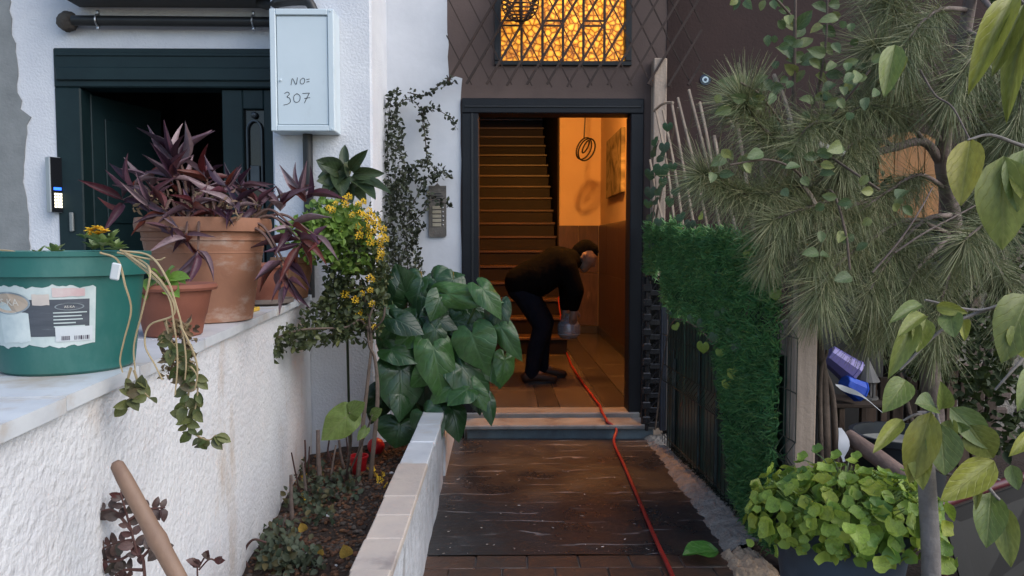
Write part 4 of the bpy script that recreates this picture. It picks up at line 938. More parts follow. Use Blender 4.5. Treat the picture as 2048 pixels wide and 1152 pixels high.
for q in ((690,345),(700,352),(682,360)):
    pp = bez([Vector((rt.x,4.26,soil_z(rt.x,4.26)-.02)), rt+Vector((0,0,-.3)), rt, at(*q,4.22)], 5); g = MB(); g.tube(pp, .008, 5); part(g, 'stem', M_broad, t)
# climber on the white wall
t = thing('wall_climber', 'wiry dark climber growing up the corner of the white wall beside the doorbell', 'vine', tuple(at(810,905,4.9)))
cl = [[(805,905),(806,750),(800,600),(790,500),(780,400),(775,300),(782,200),(800,185)],[(815,905),(822,760),(820,640),(815,520),(800,420),(790,330),(800,260)],[(805,440),(830,400),(850,360),(880,345),(905,352)],[(800,360),(815,340),(850,325),(860,310)],[(855,330),(850,270),(845,230),(862,215),(900,235),(912,255)],[(815,185),(850,190),(880,170),(905,158)],[(800,460),(840,430),(855,400),(850,380)],[(822,905),(832,740),(830,640),(825,560),(812,470),(835,440)],[(808,500),(838,460),(850,450)],[(795,620),(830,560),(838,520),(830,480)],[(845,610),(860,560),(875,555)],[(780,260),(795,210),(825,200),(850,235)],[(860,390),(885,405),(905,408)]]
ms = []; lvs = leaf_geo('oval', .3, .15, 3, 3); M_dvs = pm('dark_vine_stem',(.05,.038,.03),None,20,.9)
for l in cl:
    pp = bez([at(px,py,4.93+U(-.05,.02)) for px,py in l], 6); g = MB(); g.tube(pp, taper(.004,.0018,len(pp)), 5); part(g, 'stem', M_dvs, t, smooth=60)
    for i in range(1, len(pp)):
        for _ in range(3):
            p = pp[i]+rvec()*.02; d = rvec(); L_ = U(.016,.04); ms.append(frame_m(p, p+d*L_, tocam(p)+rvec()*.8, L_*.6))
blob_leaves([(790,330,22,110,4.86,.09,420),(800,450,36,90,4.84,.1,600),(850,345,40,24,4.9,.05,160),(785,230,14,50,4.9,.05,90),(800,560,50,60,4.7,.15,420),(850,240,10,30,4.94,.03,30)], ms, (.018,.042))
cloud('small_leaves', ms, lvs, leafmat('dark_climber_leaf', [(.018,.024,.012),(.03,.04,.02),(.05,.06,.03),(.022,.026,.018)], .5, .15), t)

# ---------------------------------------------------------------- elephant-ear plant
root = Vector((at(870,860,4.15).x, 4.15, soil_z(-.42,4.1)))
t = thing('elephant_ear_plant', 'large dark green elephant-ear plant with heart-shaped leaves beside the entrance', 'plant', tuple(root))
M_ear = leafmat('glossy_dark_green_leaf', [(.015,.047,.015),(.022,.062,.018),(.012,.035,.013),(.028,.075,.021)], .30, .08, ((.05,.10,.05),4.0,.28), .5)
M_ear2 = leafmat('mid_green_leaf', [(.045,.115,.028),(.06,.14,.034),(.036,.095,.026)], .32, .18, ((.10,.18,.07),4.0,.28), .5)
he = [raw_mesh('leaf', heart_geo(.14+.10*i, .045, i), M_ear) for i in range(3)]+[raw_mesh('leaf', heart_geo(.16+.14*i, .05, i+5), M_ear2) for i in range(2)]
M_pet = pm('green_petiole', (.07,.12,.035), (.05,.09,.03), 12, .5)
ears = [ # attach, tip, width px, depth, mesh
 (815,598,793,530,100,4.25,0),(802,742,806,840,116,3.92,0),(868,700,890,800,82,3.90,3),(945,672,968,742,98,3.92,3),(898,588,1003,600,62,3.95,3),(1002,655,1042,722,52,3.95,3),(925,735,988,812,92,3.93,0),
 (860,600,905,650,84,4.1,1),(830,640,770,690,86,4.08,2),(790,640,758,700,70,4.12,0),(880,640,850,720,80,4.06,1),(905,640,955,650,70,4.05,0),(800,850,790,895,110,3.95,2),(850,830,880,880,84,3.86,1),(905,820,925,880,70,3.92,2),(975,800,985,848,40,3.9,2),(960,700,1012,770,70,4.0,1),(840,690,812,735,80,4.06,1),(770,560,755,625,66,4.2,1),(905,560,880,600,70,4.2,2),(900,565,925,548,46,4.3,3),(930,610,985,625,60,4.08,1),(880,770,852,835,88,4.02,1),(765,790,748,850,70,4.05,2),(950,770,960,830,60,4.02,0),(1010,720,1005,775,50,4.02,4),(845,560,830,612,80,4.25,2)]
ears += [(800,670,780,740,90,4.12,2),(850,760,870,820,90,4.1,2),(920,690,905,760,86,4.12,2),(870,560,910,600,76,4.24,0),(830,800,800,860,90,4.1,2)]
for _ in range(16):
    x, y = U(765,1000), U(575,790); a_ = U(.2,2.6); l_ = U(42,70); ears.append((x, y, x+l_*math.cos(a_), y+l_*math.sin(a_), U(40,66), U(3.86,4.0), random.choice((0,1,3,4))))
crown = Vector((at(865,830,4.18).x, 4.18, soil_z(-.42,4.1)+.04))
for k, (ax,ay,tx,ty,w,Y,mi) in enumerate(ears):
    p = at(ax,ay,Y); q = at(tx,ty,Y-.03-U(0,.05)); M_ = frame_m(p, q, tocam(p)+Vector((U(-.65,.65),0,U(-.15,.75))), w/FPX*Y*U(.82,1.05), zs=(q-p).length); inst(he[mi], 'leaf', t, M_)
    pp = bez([crown+Vector((U(-.03,.03),U(-.03,.03),-.05)), (crown+p)/2+Vector((U(-.04,.04),.06,.06)), p+Vector((0,.012,-.004))], 6); g = MB(); g.tube(pp, taper(.010,.005,len(pp)), 6); part(g, 'petiole', M_pet, t, smooth=60)

# ---------------------------------------------------------------- flower bed bits
def stick(pts, r0, r1, name, label, cat, mat, group=None, n=7):
    pp = bez(pts, 5) if len(pts) > 2 else [Vector(p) for p in pts]; g = MB(); g.tube(pp, taper(r0,r1,len(pp)), n)
    return solo(g, name, mat, label, cat, tuple(pp[0]), smooth=60, group=group)
def on_soil(px, py):
    p = atz(px, py, 0)
    for _ in range(6): p = atz(px, py, soil_z(min(-.4,p.x), p.y))
    return p
M_stem = pm('dead_grey_stem', (.20,.155,.13), (.11,.08,.07), 25, .9, .3, 60)
M_rstem = pm('dark_red_stem', (.09,.035,.03), (.06,.03,.025), 20, .7)
sticks = [((585,1040),(582,950),.010,M_stem),((612,990),(605,925),.008,M_stem),((640,960),(636,860),.014,M_stem),((607,960),(610,880),.006,M_rstem),((615,955),(619,893),.005,M_rstem),((602,985),(583,905),.005,M_rstem),((670,950),(655,900),.006,M_rstem),((690,935),(678,880),.009,M_stem),((660,960),(672,890),.006,M_stem),((700,930),(690,850),.005,M_rstem),((560,1075),(571,1030),.006,M_stem),((655,925),(660,870),.006,M_rstem)]
slab = ['thickest cut grey stem standing near the foot of the white wall', 'short cut grey stem beside the tall pale one at the wall', 'tallest pale grey cut stem in the flower bed', 'thin dark red cut stem close to the white wall, left of a pair', 'thin dark red cut stem close to the white wall, right of a pair', 'slanting thin dark red stem at the left of the dead stems', 'thin dark red stem slanting left beside the young light green leaf', 'stout grey cut stem nearest the small red pot', 'grey cut stem slanting right in the middle of the flower bed', 'slender dark red stem rising behind the small red pot', 'lowest short grey stem at the foot of the white wall', 'thin dark red stem under the large light green leaf']
for i, (a, c, r, mt) in enumerate(sticks):
    p = on_soil(*a); p.z -= .02; q = at(c[0],c[1],p.y+U(-.02,.02)); stick([p, (p+q)/2+Vector((U(-.006,.006),0,0)), q], r, r*.7, 'dead_stem', slab[i], 'stem', mt, 'cut dead stems in the flower bed')
p = on_soil(500,1130); stick([p-Vector((0,0,.02)), at(487,1110,p.y), at(505,1080,p.y), at(533,1085,p.y)], .006, .004, 'forked_twig', 'thin dark bent twig at the foot of the wall', 'twig', M_rstem)
# big leaf plant by the wall
p = on_soil(690,960); t = thing('young_leaf_plant', 'young plant with a large torn light green leaf by the white wall', 'plant', tuple(p))
M_yl = leafmat('yellowish_green_leaf', [(.11,.17,.035),(.15,.21,.05),(.09,.14,.03)], .5, .3, ((.25,.27,.1),4,.3))
yl = raw_mesh('leaf', heart_geo(.15,.05,9,notch=.3), M_yl)
for (ax,ay,tx,ty,w,) in ((690,835,640,880,66),(700,825,725,805,40),(745,830,760,818,26),(730,860,715,880,20)):
    a = at(ax,ay,3.30); q = at(tx,ty,3.26); inst(yl, 'leaf', t, frame_m(a, q, tocam(a)+Vector((0,0,.3)), w/FPX*3.3)); pp = bez([p-Vector((0,0,.02)), (p+a)/2+Vector((.02,0,.03)), a], 5); g = MB(); g.tube(pp, .004, 5); part(g, 'stem', M_stem, t)
# red ball, red pot
p = on_soil(752,908); g = MB(); g.ball((p.x+.0,p.y,p.z+.045), .048, 20, 14); solo(g, 'red_ball', pm('red_plastic', (.55,.012,.02), (.48,.01,.018), 4, .4, .05, 40), 'round red ball lying under the big dark leaves', 'ball', (p.x,p.y,p.z), smooth=80)
p = on_soil(718,945); g = MB(); g.lathe([(.030,0),(.034,.004),(.046,.085),(.050,.086),(.050,.096),(.043,.096),(.040,.05),(.001,.045)], 24, (p.x,p.y,p.z-.005)); solo(g, 'red_pot', pm('dark_red_plastic', (.42,.012,.018), None, 4, .4), 'small red plastic pot half hidden by stems in the flower bed', 'pot', (p.x,p.y,p.z), smooth=40)
# low bed plants: joined foliage
p = on_soil(620,1020); t = thing('bed_weeds', 'low grey-green weeds with yellow flowers along the foot of the white wall', 'weeds', tuple(p))
ms = []
for _ in range(620):
    px, py = random.choice([(620,960),(650,990),(600,1010),(560,1090),(545,1110),(640,1040),(590,1130),(690,985),(620,1130),(550,1140)]); q = on_soil(px+U(-30,30), min(1150,py+U(-22,22))); 
    if q.x > -.42: continue
    q.z += U(.0,.06); d = (rvec()+Vector((0,0,.3))).normalized(); L_ = U(.02,.04); ms.append(frame_m(q, q+d*L_, tocam(q)+rvec()*.7+Vector((0,0,.5)), L_*.65))
cloud('weed_leaves', ms, lv, leafmat('grey_green_leaf', [(.035,.055,.03),(.06,.08,.05),(.09,.11,.07),(.03,.04,.02),(.12,.10,.04)], .6, .2), t)
for (px,py) in ((610,965),(608,1008),(745,950),(752,965),(738,953),(760,975),(772,985),(765,962)):
    q = on_soil(px,py); q.z += .035; M_ = Matrix.Translation(q) @ Matrix.Rotation(U(0,6),4,'Z') @ Matrix.Rotation(R(55),4,'X') @ Matrix.Scale(U(1.2,1.7),4); inst(fme, 'flower_cluster', t, M_)
M_yleaf = leafmat('fallen_yellow_leaf', [(.55,.36,.07),(.60,.42,.10),(.5,.28,.05)], .6, .2, ((.6,.45,.15),4,.3))
yo = leaf_geo('oval', .25, .1, 6, 5, .03, 2)
for k, (px,py,s_,lab) in enumerate([(608,1077,.055,'fallen yellow leaf, the largest lying on the mulch'),(570,1100,.03,'small fallen orange-yellow leaf near the foot of the wall'),(695,1130,.07,'yellow leaf leaning on the near end of the planter coping'),(640,1125,.035,'fallen tan leaf lying midway across the mulch')]):
    q = on_soil(px,py)+Vector((0,0,.03)); o = bpy.data.objects.new('fallen_leaf', raw_mesh('fallen_leaf', yo, M_yleaf)); COL.objects.link(o); an = U(0,6)
    o.matrix_world = frame_m(q, q+Vector((math.cos(an)*.4,-.5,.75)).normalized()*s_, tocam(q), s_*.7); tag(o, lab, 'leaf')
cb = MB(); cb.ball((0,0,0), 1, 10, 7, (1,.8,.6))
for i, (px,py,s_,lab) in enumerate([(655,1035,.013,'pale grey pebble in the middle of the mulch'),(617,1112,.013,'white shell fragment on the mulch near the yellow leaf'),(672,1133,.007,'small pale pebble at the near edge of the flower bed'),(783,948,.011,'white pebble against the planter coping')]):
    q = on_soil(px,py); g = MB(); g.add([(q.x+s_*v[0]*(1+.15*noise2(v[0]*4,v[1]*4,i)), q.y+s_*v[1], q.z+s_*(v[2]+.5)) for v in cb.v], cb.f); solo(g, 'pebble', pm('pale_pebble', (.62,.62,.63), (.4,.4,.42), 60, .6), lab, 'pebble', tuple(q), smooth=80)
# foreground stake with a knot
A = at(234,930,1.42); B = at(372,1185,1.36); Cc = at(500,1420,1.30); pts = [A+(Cc-A)*q for q in (0,.06,.2,.28,.32,.36,.5,.75,1)]
rr = [.0125,.0145,.0150,.0160,.0185,.0160,.0155,.0150,.0150]
g = MB(); d = (A-Cc).normalized(); g.tube([A+d*.007]+pts, [.007]+rr, 14); g2 = MB()
solo(g, 'wooden_stake', pm('brown_bamboo_stake', (.26,.165,.11), (.19,.115,.08), 9, .6, .15, 60, stretch=(2,2,1)), 'thick brown wooden stake leaning in the foreground before the white wall', 'stake', tuple(Cc), smooth=60)
# rose with dark red leaves
p = Vector((at(290,1152,1.62).x, 1.62, 0)); p.z = soil_z(p.x,p.y); t = thing('young_rose', 'young rose bush with dark reddish leaves behind the wooden stake', 'plant', tuple(p))
M_rose = leafmat('dark_rose_leaf', [(.045,.022,.022),(.065,.05,.045),(.08,.018,.018),(.05,.05,.04),(.11,.06,.055)], .4, .12, ((.12,.08,.07),3,.3))
rl = [raw_mesh('leaf', leaf_geo('oval', .25, c_, 5, 3, .02, i), M_rose) for i, c_ in enumerate((.1,.25))]
for l in ([(290,1160),(275,1110),(262,1060),(248,1010),(240,985)],[(272,1100),(240,1120),(205,1125),(165,1138)],[(262,1060),(225,1020),(185,1030)],[(268,1080),(235,1085),(200,1100)],[(280,1120),(310,1090),(320,1100)],[(258,1040),(290,1020),(330,1015)],[(285,1140),(250,1140),(230,1150)]):
    P = [at(px,py,1.60) for px,py in l]
    if l[0][1] > 1150: P = [p-Vector((0,0,.02))] + P
    pp = bez(P, 5); g = MB(); g.tube(pp, taper(.004,.0018,len(pp)), 5); part(g, 'stem', M_rstem, t, smooth=60)
    for i in range(len(pp)//3, len(pp), 2):
        for sg in (-1,1):
            dd = (pp[min(i+1,len(pp)-1)]-pp[i-1]).normalized(); sd_ = dd.cross(tocam(pp[i])).normalized()*sg; L_ = U(.022,.036); e = pp[i]+(sd_+dd*.5+Vector((0,0,U(-.3,.3)))).normalized()*L_; inst(rl[i%2], 'leaf', t, frame_m(pp[i], e, tocam(pp[i])+rvec()*.6, L_*.62))
p = Vector((at(395,1152,1.7).x, 1.70, 0)); p.z = soil_z(p.x,p.y); t = thing('rose_sprig', 'small sprig with a few grey-red leaves at the right of the stake', 'plant', tuple(p))
for l in ([(395,1160),(398,1135),(412,1110)],[(398,1140),(420,1118),(438,1128)]):
    pp = bez([p-Vector((0,0,.02))]+[at(px,py,1.68) for px,py in l] if l[0][1] > 1150 else [at(px,py,1.68) for px,py in l], 5); g = MB(); g.tube(pp, .002, 5); part(g, 'stem', M_rstem, t)
    for i in range(len(pp)//2, len(pp), 2):
        e = pp[i]+(Vector((U(-1,1),-.2,U(-.3,.8)))).normalized()*U(.018,.03); inst(rl[0], 'leaf', t, frame_m(pp[i], e, tocam(pp[i])+rvec()*.5, .017))
# ---------------------------------------------------------------- things in the hall
M_cord = pm('black_cable', (.012,.010,.009), None, 8, .5)
c = at(1168,297,8.3); t = thing('hanging_cable', 'black cable with coiled rings hanging from the hall ceiling', 'cable', (c.x, 8.3, 3.35))
g = MB(); g.tube([(c.x+.015,8.3,3.35),(c.x+.013,8.3,2.6),(c.x,8.3,c.z+.11)], .008, 6); part(g, 'cable_drop', M_cord, t)
for (dx_,dz,rx,rz,tl) in ((0,0,.092,.115,.35),(.03,-.012,.10,.118,.3),(.02,.02,.042,.062,.5)):
    g = MB(); g.tube([Vector((c.x+dx_+rx*math.cos(a)*math.cos(tl)+.04*math.sin(a)*math.sin(tl), 8.3+.03*math.cos(a), c.z+dz+rz*math.sin(a)+.03*math.cos(a))) for a in [2*PI*i/26 for i in range(27)]], .009, 6); part(g, 'cable_ring', M_cord, t, smooth=60)
# framed picture on the right wall
y0, y1 = 7.72, 8.80; z0, z1 = 1.70, 2.36
def pic_mat():
    m, n, out = newmat('muted_landscape_canvas'); L = n.links.new
    b = nd(n, 'ShaderNodeBsdfPrincipled'); b.inputs['Roughness'].default_value = .7; L(b.outputs[0], out.inputs[0])
    tc = nd(n, 'ShaderNodeTexCoord'); mp = nd(n, 'ShaderNodeMapping'); mp.inputs['Scale'].default_value = (1,2.2,3.2); L(tc.outputs['Object'], mp.inputs[0])
    no = nd(n, 'ShaderNodeTexNoise', i_Scale=1.5, i_Detail=5, i_Distortion=.8); L(mp.outputs[0], no.inputs['Vector'])
    r = ramp(n, [(.3,(.07,.055,.03)),(.42,(.20,.16,.08)),(.55,(.42,.34,.20)),(.68,(.20,.17,.09)),(.8,(.5,.4,.26))]); L(no.outputs[0], r.inputs[0]); L(r.outputs[0], b.inputs['Base Color']); return m
t = thing('canvas_picture', 'unframed muted landscape canvas hanging on the right wall of the hall', 'picture', (RX, (y0+y1)/2, z0))
g = MB(); g.box(RX-.045, RX-.001, y0, y1, z0, z1, .004); part(g, 'stretched_canvas', pic_mat(), t)
# red hose
M_hose = pm('red_rubber_hose', (.36,.022,.018), (.28,.015,.014), 12, .45, .1, 60)
pts = [atz(px,py,PZ+.013) for px,py in ((1362,1210),(1345,1152),(1312,1080),(1278,1000),(1248,930),(1228,885))]
pts += [Vector((atz(1222,860,PZ).x, 4.762, -.03)), Vector((atz(1218,850,.01).x, 4.79, .012)), atz(1214,842,.012), Vector((atz(1211,838,.03).x, 4.985, .040)), Vector((atz(1208,830,.03).x, 5.09, .042))]
pts += [atz(px,py,HZ+.011) for px,py in ((1197,808),(1165,765),(1143,730),(1133,705),(1128,690))]
nfl = len(pts)
for i in range(1, 4): pts += [Vector((.66-.004*i, SY+SG*(i-1)-.04, HZ+SR*i+.002)), Vector((.66+.008*(i%2), SY+SG*(i-1)+.10, HZ+SR*i+.012))]
pp = bez(pts, 5); g = MB(); g.tube(pp, [.0095 if i < (nfl-2)*5 else .0065 for i in range(len(pp))], 8); solo(g, 'garden_hose', M_hose, 'long red hose running up the path, through the door and up the stairs', 'hose', tuple(pts[0]), smooth=60)
# big green leaf on the path
o = bpy.data.objects.new('fallen_leaf', raw_mesh('fallen_leaf', leaf_geo('oval',.25,.12,8,7,.05,4), leafmat('fresh_green_leaf',[(.05,.16,.025),(.06,.18,.03)],.4,.15,((.14,.28,.08),5,.5)))); COL.objects.link(o)
a = atz(1435,1108,PZ+.02); b_ = atz(1366,1118,PZ+.02); o.matrix_world = frame_m(a+Vector((0,0,.01)), b_+Vector((0,0,.035)), Vector((0,-.25,1)), .11); tag(o, 'large bright green leaf lying on the path near the tan mortar', 'leaf')

# ---------------------------------------------------------------- the bending man
def blobmesh(chains, vox, smooth_it=6):
    """tapered ball chains -> one continuous surface. chain = list of (point, radius[, squash matrix])"""
    g = MB()
    for ch in chains:
        for (p, r), (q, s_) in zip(ch, ch[1:]):
            n = max(2, int((Vector(q)-Vector(p)).length/(min(r,s_)*.45))+1)
            for i in range(n+1):
                u = i/n; g.ball(Vector(p).lerp(Vector(q), u), r+(s_-r)*u, 12, 8)
    me = bpy.data.meshes.new('tmp'); me.from_pydata(g.v, [], g.f); ob = bpy.data.objects.new('tmp', me); COL.objects.link(ob)
    m1 = ob.modifiers.new('r', 'REMESH'); m1.mode = 'VOXEL'; m1.voxel_size = vox
    m2 = ob.modifiers.new('s', 'SMOOTH'); m2.iterations = smooth_it; m2.factor = .5
    out = bpy.data.meshes.new_from_object(ob.evaluated_get(bpy.context.evaluated_depsgraph_get())); bpy.data.objects.remove(ob)
    return out
MYc = 6.25
def P(px, py, dy=0):
    return at(px, py, MYc) + Vector((0, dy, 0))
base = Vector((P(1070,765).x, MYc, HZ))
man = thing('person', 'person in black jacket, cap and dark jeans bending over a container in the hall', 'person', tuple(base))
def finish(me, name, mat, parent, smooth=True):
    o_ = org_of(parent); me.transform(Matrix.Translation(-o_)); me.shade_smooth(); me.materials.clear(); me.materials.append(mat); o = bpy.data.objects.new(name, me); COL.objects.link(o); o.parent = parent; return o
hip, ch_, nk = P(1043,572), P(1122,530), P(1150,517)
hd = P(1171,512); fdir = Vector((.80,-.12,-.58)).normalized(); udir = (Vector((.55,0,.83))-fdir*Vector((.55,0,.83)).dot(fdir)).normalized(); sdir = fdir.cross(udir)
shN, shF = ch_+Vector((.03,-.17,-.02)), ch_+Vector((.03,.17,-.02))
elN, elF = P(1146,578,-.19), P(1138,580,.16); wrN, wrF = P(1145,613,-.10), P(1133,615,.08)
knN, knF = P(1084,650,-.13), P(1092,646,.12); anN, anF = P(1062,742,-.12), P(1086,732,.14)
anN.z, anF.z = HZ+.10, HZ+.10
def hand(w, sgn):
    """palm plus five bent fingers resting on the container"""
    d = Vector((-.05, -sgn*.0, -1)).normalized(); side = Vector((1,0,0)); inn = Vector((0,sgn,0)); chs = [[(w,.028),(w+d*.05,.033),(w+d*.085,.030)]]
    for k, (o_, L_) in enumerate(((-.030,.062),(-.010,.072),(.010,.068),(.028,.054))):
        b0 = w+d*.085+side*o_; chs.append([(b0,.010),(b0+d*L_*.5+inn*.008,.009),(b0+d*L_*.9+inn*.028,.0075)])
    b0 = w+d*.03+side*.03; chs.append([(b0,.012),(b0+side*.022+d*.03+inn*.01,.010),(b0+side*.024+d*.055+inn*.022,.008)])
    return chs
hips = [[(hip+Vector((0,-.07,0)),.12),(hip+Vector((0,.07,0)),.12)]]
head = [[(hd-fdir*.01+udir*.02,.088),(hd+fdir*.02+udir*.0,.084)],[(hd+fdir*.035-udir*.055,.058),(hd+fdir*.05-udir*.085,.038)],[(hd+fdir*.085+udir*.005,.014),(hd+fdir*.105-udir*.022,.015)],[(hd+fdir*.075-udir*.055+sdir*.012,.012),(hd+fdir*.075-udir*.055-sdir*.012,.012)],
        [(hd-fdir*.01+sdir*.083,.016),(hd-fdir*.012-udir*.035+sdir*.080,.013)],[(hd-fdir*.01-sdir*.083,.016),(hd-fdir*.012-udir*.035-sdir*.080,.013)],[(hd-fdir*.03-udir*.05,.055),(nk,.06)]]
body = blobmesh(head+hips+[[(hip,.13),((hip+ch_)/2,.125),(ch_,.125),(nk,.07)],[(shN,.055),(elN,.042),(wrN,.028)],[(shF,.055),(elF,.042),(wrF,.028)],[(ch_,.08),(shN,.06)],[(ch_,.08),(shF,.06)],
    [(hip+Vector((0,-.09,0)),.09),(knN,.058),(anN,.04)],[(hip+Vector((0,.09,0)),.09),(knF,.058),(anF,.04)],[(anN,.035),(anN+Vector((.12,0,-.055)),.026)],[(anF,.035),(anF+Vector((.12,0,-.055)),.026)]]+hand(wrN,1)+hand(wrF,-1), .0085, 3)
finish(body, 'body', pm('skin', (.24,.16,.12), (.18,.12,.09), 8, .6), man)
M_jack = pm('black_jacket_cloth', (.002,.002,.0025), (.003,.003,.003), 14, .9, .4, 60, spec=.08)
def up(v): return Vector(v)
jack = blobmesh([[(hip+Vector((-.01,-.08,.03)),.135),(hip+Vector((.13,-.10,.075)),.162),(ch_+Vector((-.03,-.10,.005)),.155),(nk+Vector((-.02,-.02,-.01)),.085)],[(hip+Vector((-.01,.08,.03)),.135),(hip+Vector((.13,.10,.075)),.162),(ch_+Vector((-.03,.10,.005)),.155),(nk+Vector((-.02,.02,-.01)),.085)],
    [(ch_+Vector((0,-.12,0)),.10),(shN,.095),(elN,.076),(wrN+Vector((0,0,.01)),.052)],[(ch_+Vector((0,.12,0)),.10),(shF,.095),(elF,.076),(wrF+Vector((0,0,.01)),.052)],[(nk+Vector((-.01,0,.0)),.078),(nk+Vector((.03,0,.005)),.070)]], .014, 4)
finish(jack, 'jacket', M_jack, man)
M_jean = pm('dark_jeans', (.009,.011,.020), (.006,.008,.014), 16, .9, .4, 80, spec=.1)
trs = blobmesh([[(hip+Vector((.0,-.075,-.01)),.128),(hip+Vector((.0,.075,-.01)),.128)],[(hip+Vector((.01,-.09,-.02)),.115),(knN,.080),((knN+anN)/2+Vector((-.015,0,0)),.072),(anN+Vector((0,0,-.02)),.062)],[(hip+Vector((.01,.09,-.02)),.115),(knF,.080),((knF+anF)/2+Vector((-.015,0,0)),.072),(anF+Vector((0,0,-.02)),.062)]], .014, 4)
finish(trs, 'jeans', M_jean, man)
M_shoe = pm('brown_leather', (.05,.024,.015), (.03,.015,.010), 12, .5, .2, 60, spec=.3)
for an in (anN, anF):
    z = HZ+.036; sh = blobmesh([[(Vector((an.x-.045,an.y,z+.012)),.046),(Vector((an.x+.03,an.y,z+.016)),.048),(Vector((an.x+.13,an.y,z+.002)),.042),(Vector((an.x+.185,an.y,z-.004)),.032)],[(Vector((an.x-.01,an.y,z+.03)),.046),(Vector((an.x-.005,an.y,z+.065)),.044)]], .010, 3)
    for v in sh.vertices: v.co.z = max(v.co.z, HZ+.001)
    s_o = finish(sh, 'shoe', M_shoe, man)
    g = MB(); n = 20; g.prism([(an.x+.07+.135*math.cos(2*PI*i/n), an.y+.045*math.sin(2*PI*i/n)) for i in range(n)], HZ+.0005, HZ+.02, ((0,0,0),(1,0,0),(0,1,0),(0,0,1))); part(g, 'sole', M_black, s_o)
cap = blobmesh([[(hd-fdir*.03+udir*.045,.088),(hd-fdir*.045+udir*.005,.086),(hd-fdir*.05-udir*.04,.070)],[(hd+fdir*.005+udir*.062,.070),(hd+fdir*.02+udir*.058,.062)]], .010, 3)
finish(cap, 'cap', pm('black_knit', (.004,.004,.004), (.006,.006,.006), 40, .95, .6, 120, spec=.05), man)
hr = blobmesh([[(hd-fdir*.05-udir*.06+sdir*.04,.030),(hd-fdir*.05-udir*.06-sdir*.04,.030)],[(hd-fdir*.02-udir*.04+sdir*.075,.016),(hd+fdir*.0-udir*.055+sdir*.072,.012)]], .008, 2)
finish(hr, 'hair', pm('grey_hair', (.06,.055,.05), (.035,.03,.03), 30, .8), man)
g = MB()
for s_ in (-1,1): g.ball(hd+fdir*.083+udir*.012+sdir*.030*s_, .0105, 8, 6)
part(g, 'eyes', pm('dark_eye', (.03,.025,.022), None, 5, .2), man, smooth=60)
# clear container in his hands
cc = P(1138,656); t = thing('clear_container', 'round clear plastic container held in both hands of the bending person', 'container', tuple(cc))
g = MB(); g.lathe([(.020,-.092),(.070,-.085),(.096,-.045),(.098,.0),(.090,.04),(.060,.072),(.032,.085),(.030,.115),(.034,.116),(.034,.122),(.028,.122)], 28, tuple(cc)); part(g, 'container_body', glassmat('clear_plastic', (.82,.88,.97), .05, 1.9, .24), t, smooth=60)
g = MB(); g.lathe([(.094,-.052),(.0975,-.05),(.0975,-.046),(.094,-.044)], 28, tuple(cc)); part(g, 'moulded_ring', glassmat('ring_plastic', (.8,.85,.92), .05, 1.45, .4), t, smooth=60)
# ---------------------------------------------------------------- fence on the right of the path
FA, FB = Vector((1.0,4.92,0)), Vector((1.10,2.80,0))
fd = (FB-FA).normalized(); fn = Vector((-fd.y, fd.x, 0)); fn = fn if fn.x < 0 else -fn      # fn towards the path
def on_fence(px, py, off=0):
    d = ray(px,py); o = Vector((0,0,CAM_Z)); q = FA+fn*off
    return o + d*((q-o).dot(fn)/d.dot(fn))
def fp(Y, z, off=0):
    s_ = (FA.y-Y)/(FA.y-FB.y); p = FA.lerp(FB, s_)+fn*off; return Vector((p.x, p.y, z))
M_wire = pm('dark_green_wire', (.010,.016,.013), (.014,.02,.016), 10, .45)
fence = thing('mesh_fence', 'welded wire mesh fence with dark green sheets beside the path', 'fence', tuple(fp(3.9,PZ)))
wv = MB(); prof = [(0,.0),(0,.38),(-.035,.43),(0,.48),(0,.86),(-.035,.91),(0,.96),(0,1.22)]
wv.tube([Vector((o_*1.0,0,z)) for o_, z in prof], .0021, 4); wme = wv.mesh('wire'); wme.materials.append(M_wire)
Y = 4.50
while Y > 2.68:
    inst(wme, 'wire', fence, Matrix.Translation(fp(Y, -.04, .03))); Y -= .052
for z in (.05,.38,.48,.66,.86,.96,1.16):
    g = MB(); g.tube([fp(4.52,z-.04,.034), fp(2.67,z-.04,.034)], .0028, 4); part(g, 'wire', M_wire, fence)
M_sheet = pm('dark_green_plastic_sheet', (.026,.062,.046), (.016,.038,.029), 4, .3, .25, 9, stain=((.05,.08,.07), 5, .58, (1,4,.25)))
for a, c in ((4.50,4.16),(4.15,3.80),(3.79,3.40),(3.39,2.84)):
    g = MB(); g.prism([(0,-.06),((c-a)*-1,-.06),((c-a)*-1,.74+U(-.02,.02)),(0,.74)], -.004, .004, (fp(a,0,0), fd, (0,0,1), fn)); part(g, 'plastic_sheet', M_sheet, fence)
for Y, z1 in ((4.34,.55),(4.30,.50),(3.58,.62),(3.86,.66)):
    g = MB(); g.tube([fp(Y,-.05,.014), fp(Y,z1,.014)], .008, 6); part(g, 'upright', pm('worn_green_steel', (.07,.10,.10), (.03,.045,.04), 9, .35, metal=.4), fence)
# wooden posts
def post(px0, px1, Y, ztop, label, z0=-.12):
    x0, x1 = at(px0,600,Y).x, at(px1,600,Y).x; g = MB(); g.box(x0, x1, Y, Y+.09, z0, ztop, .006); return solo(g, 'wooden_post', M_wood, label, 'post', ((x0+x1)/2, Y+.045, z0))
post(1594, 1638, 2.76, 1.50, 'weathered grey wooden post at the near end of the mesh fence')
post(1303, 1329, 4.93, 2.37, 'weathered wooden post at the house end of the fence, beside the entrance')
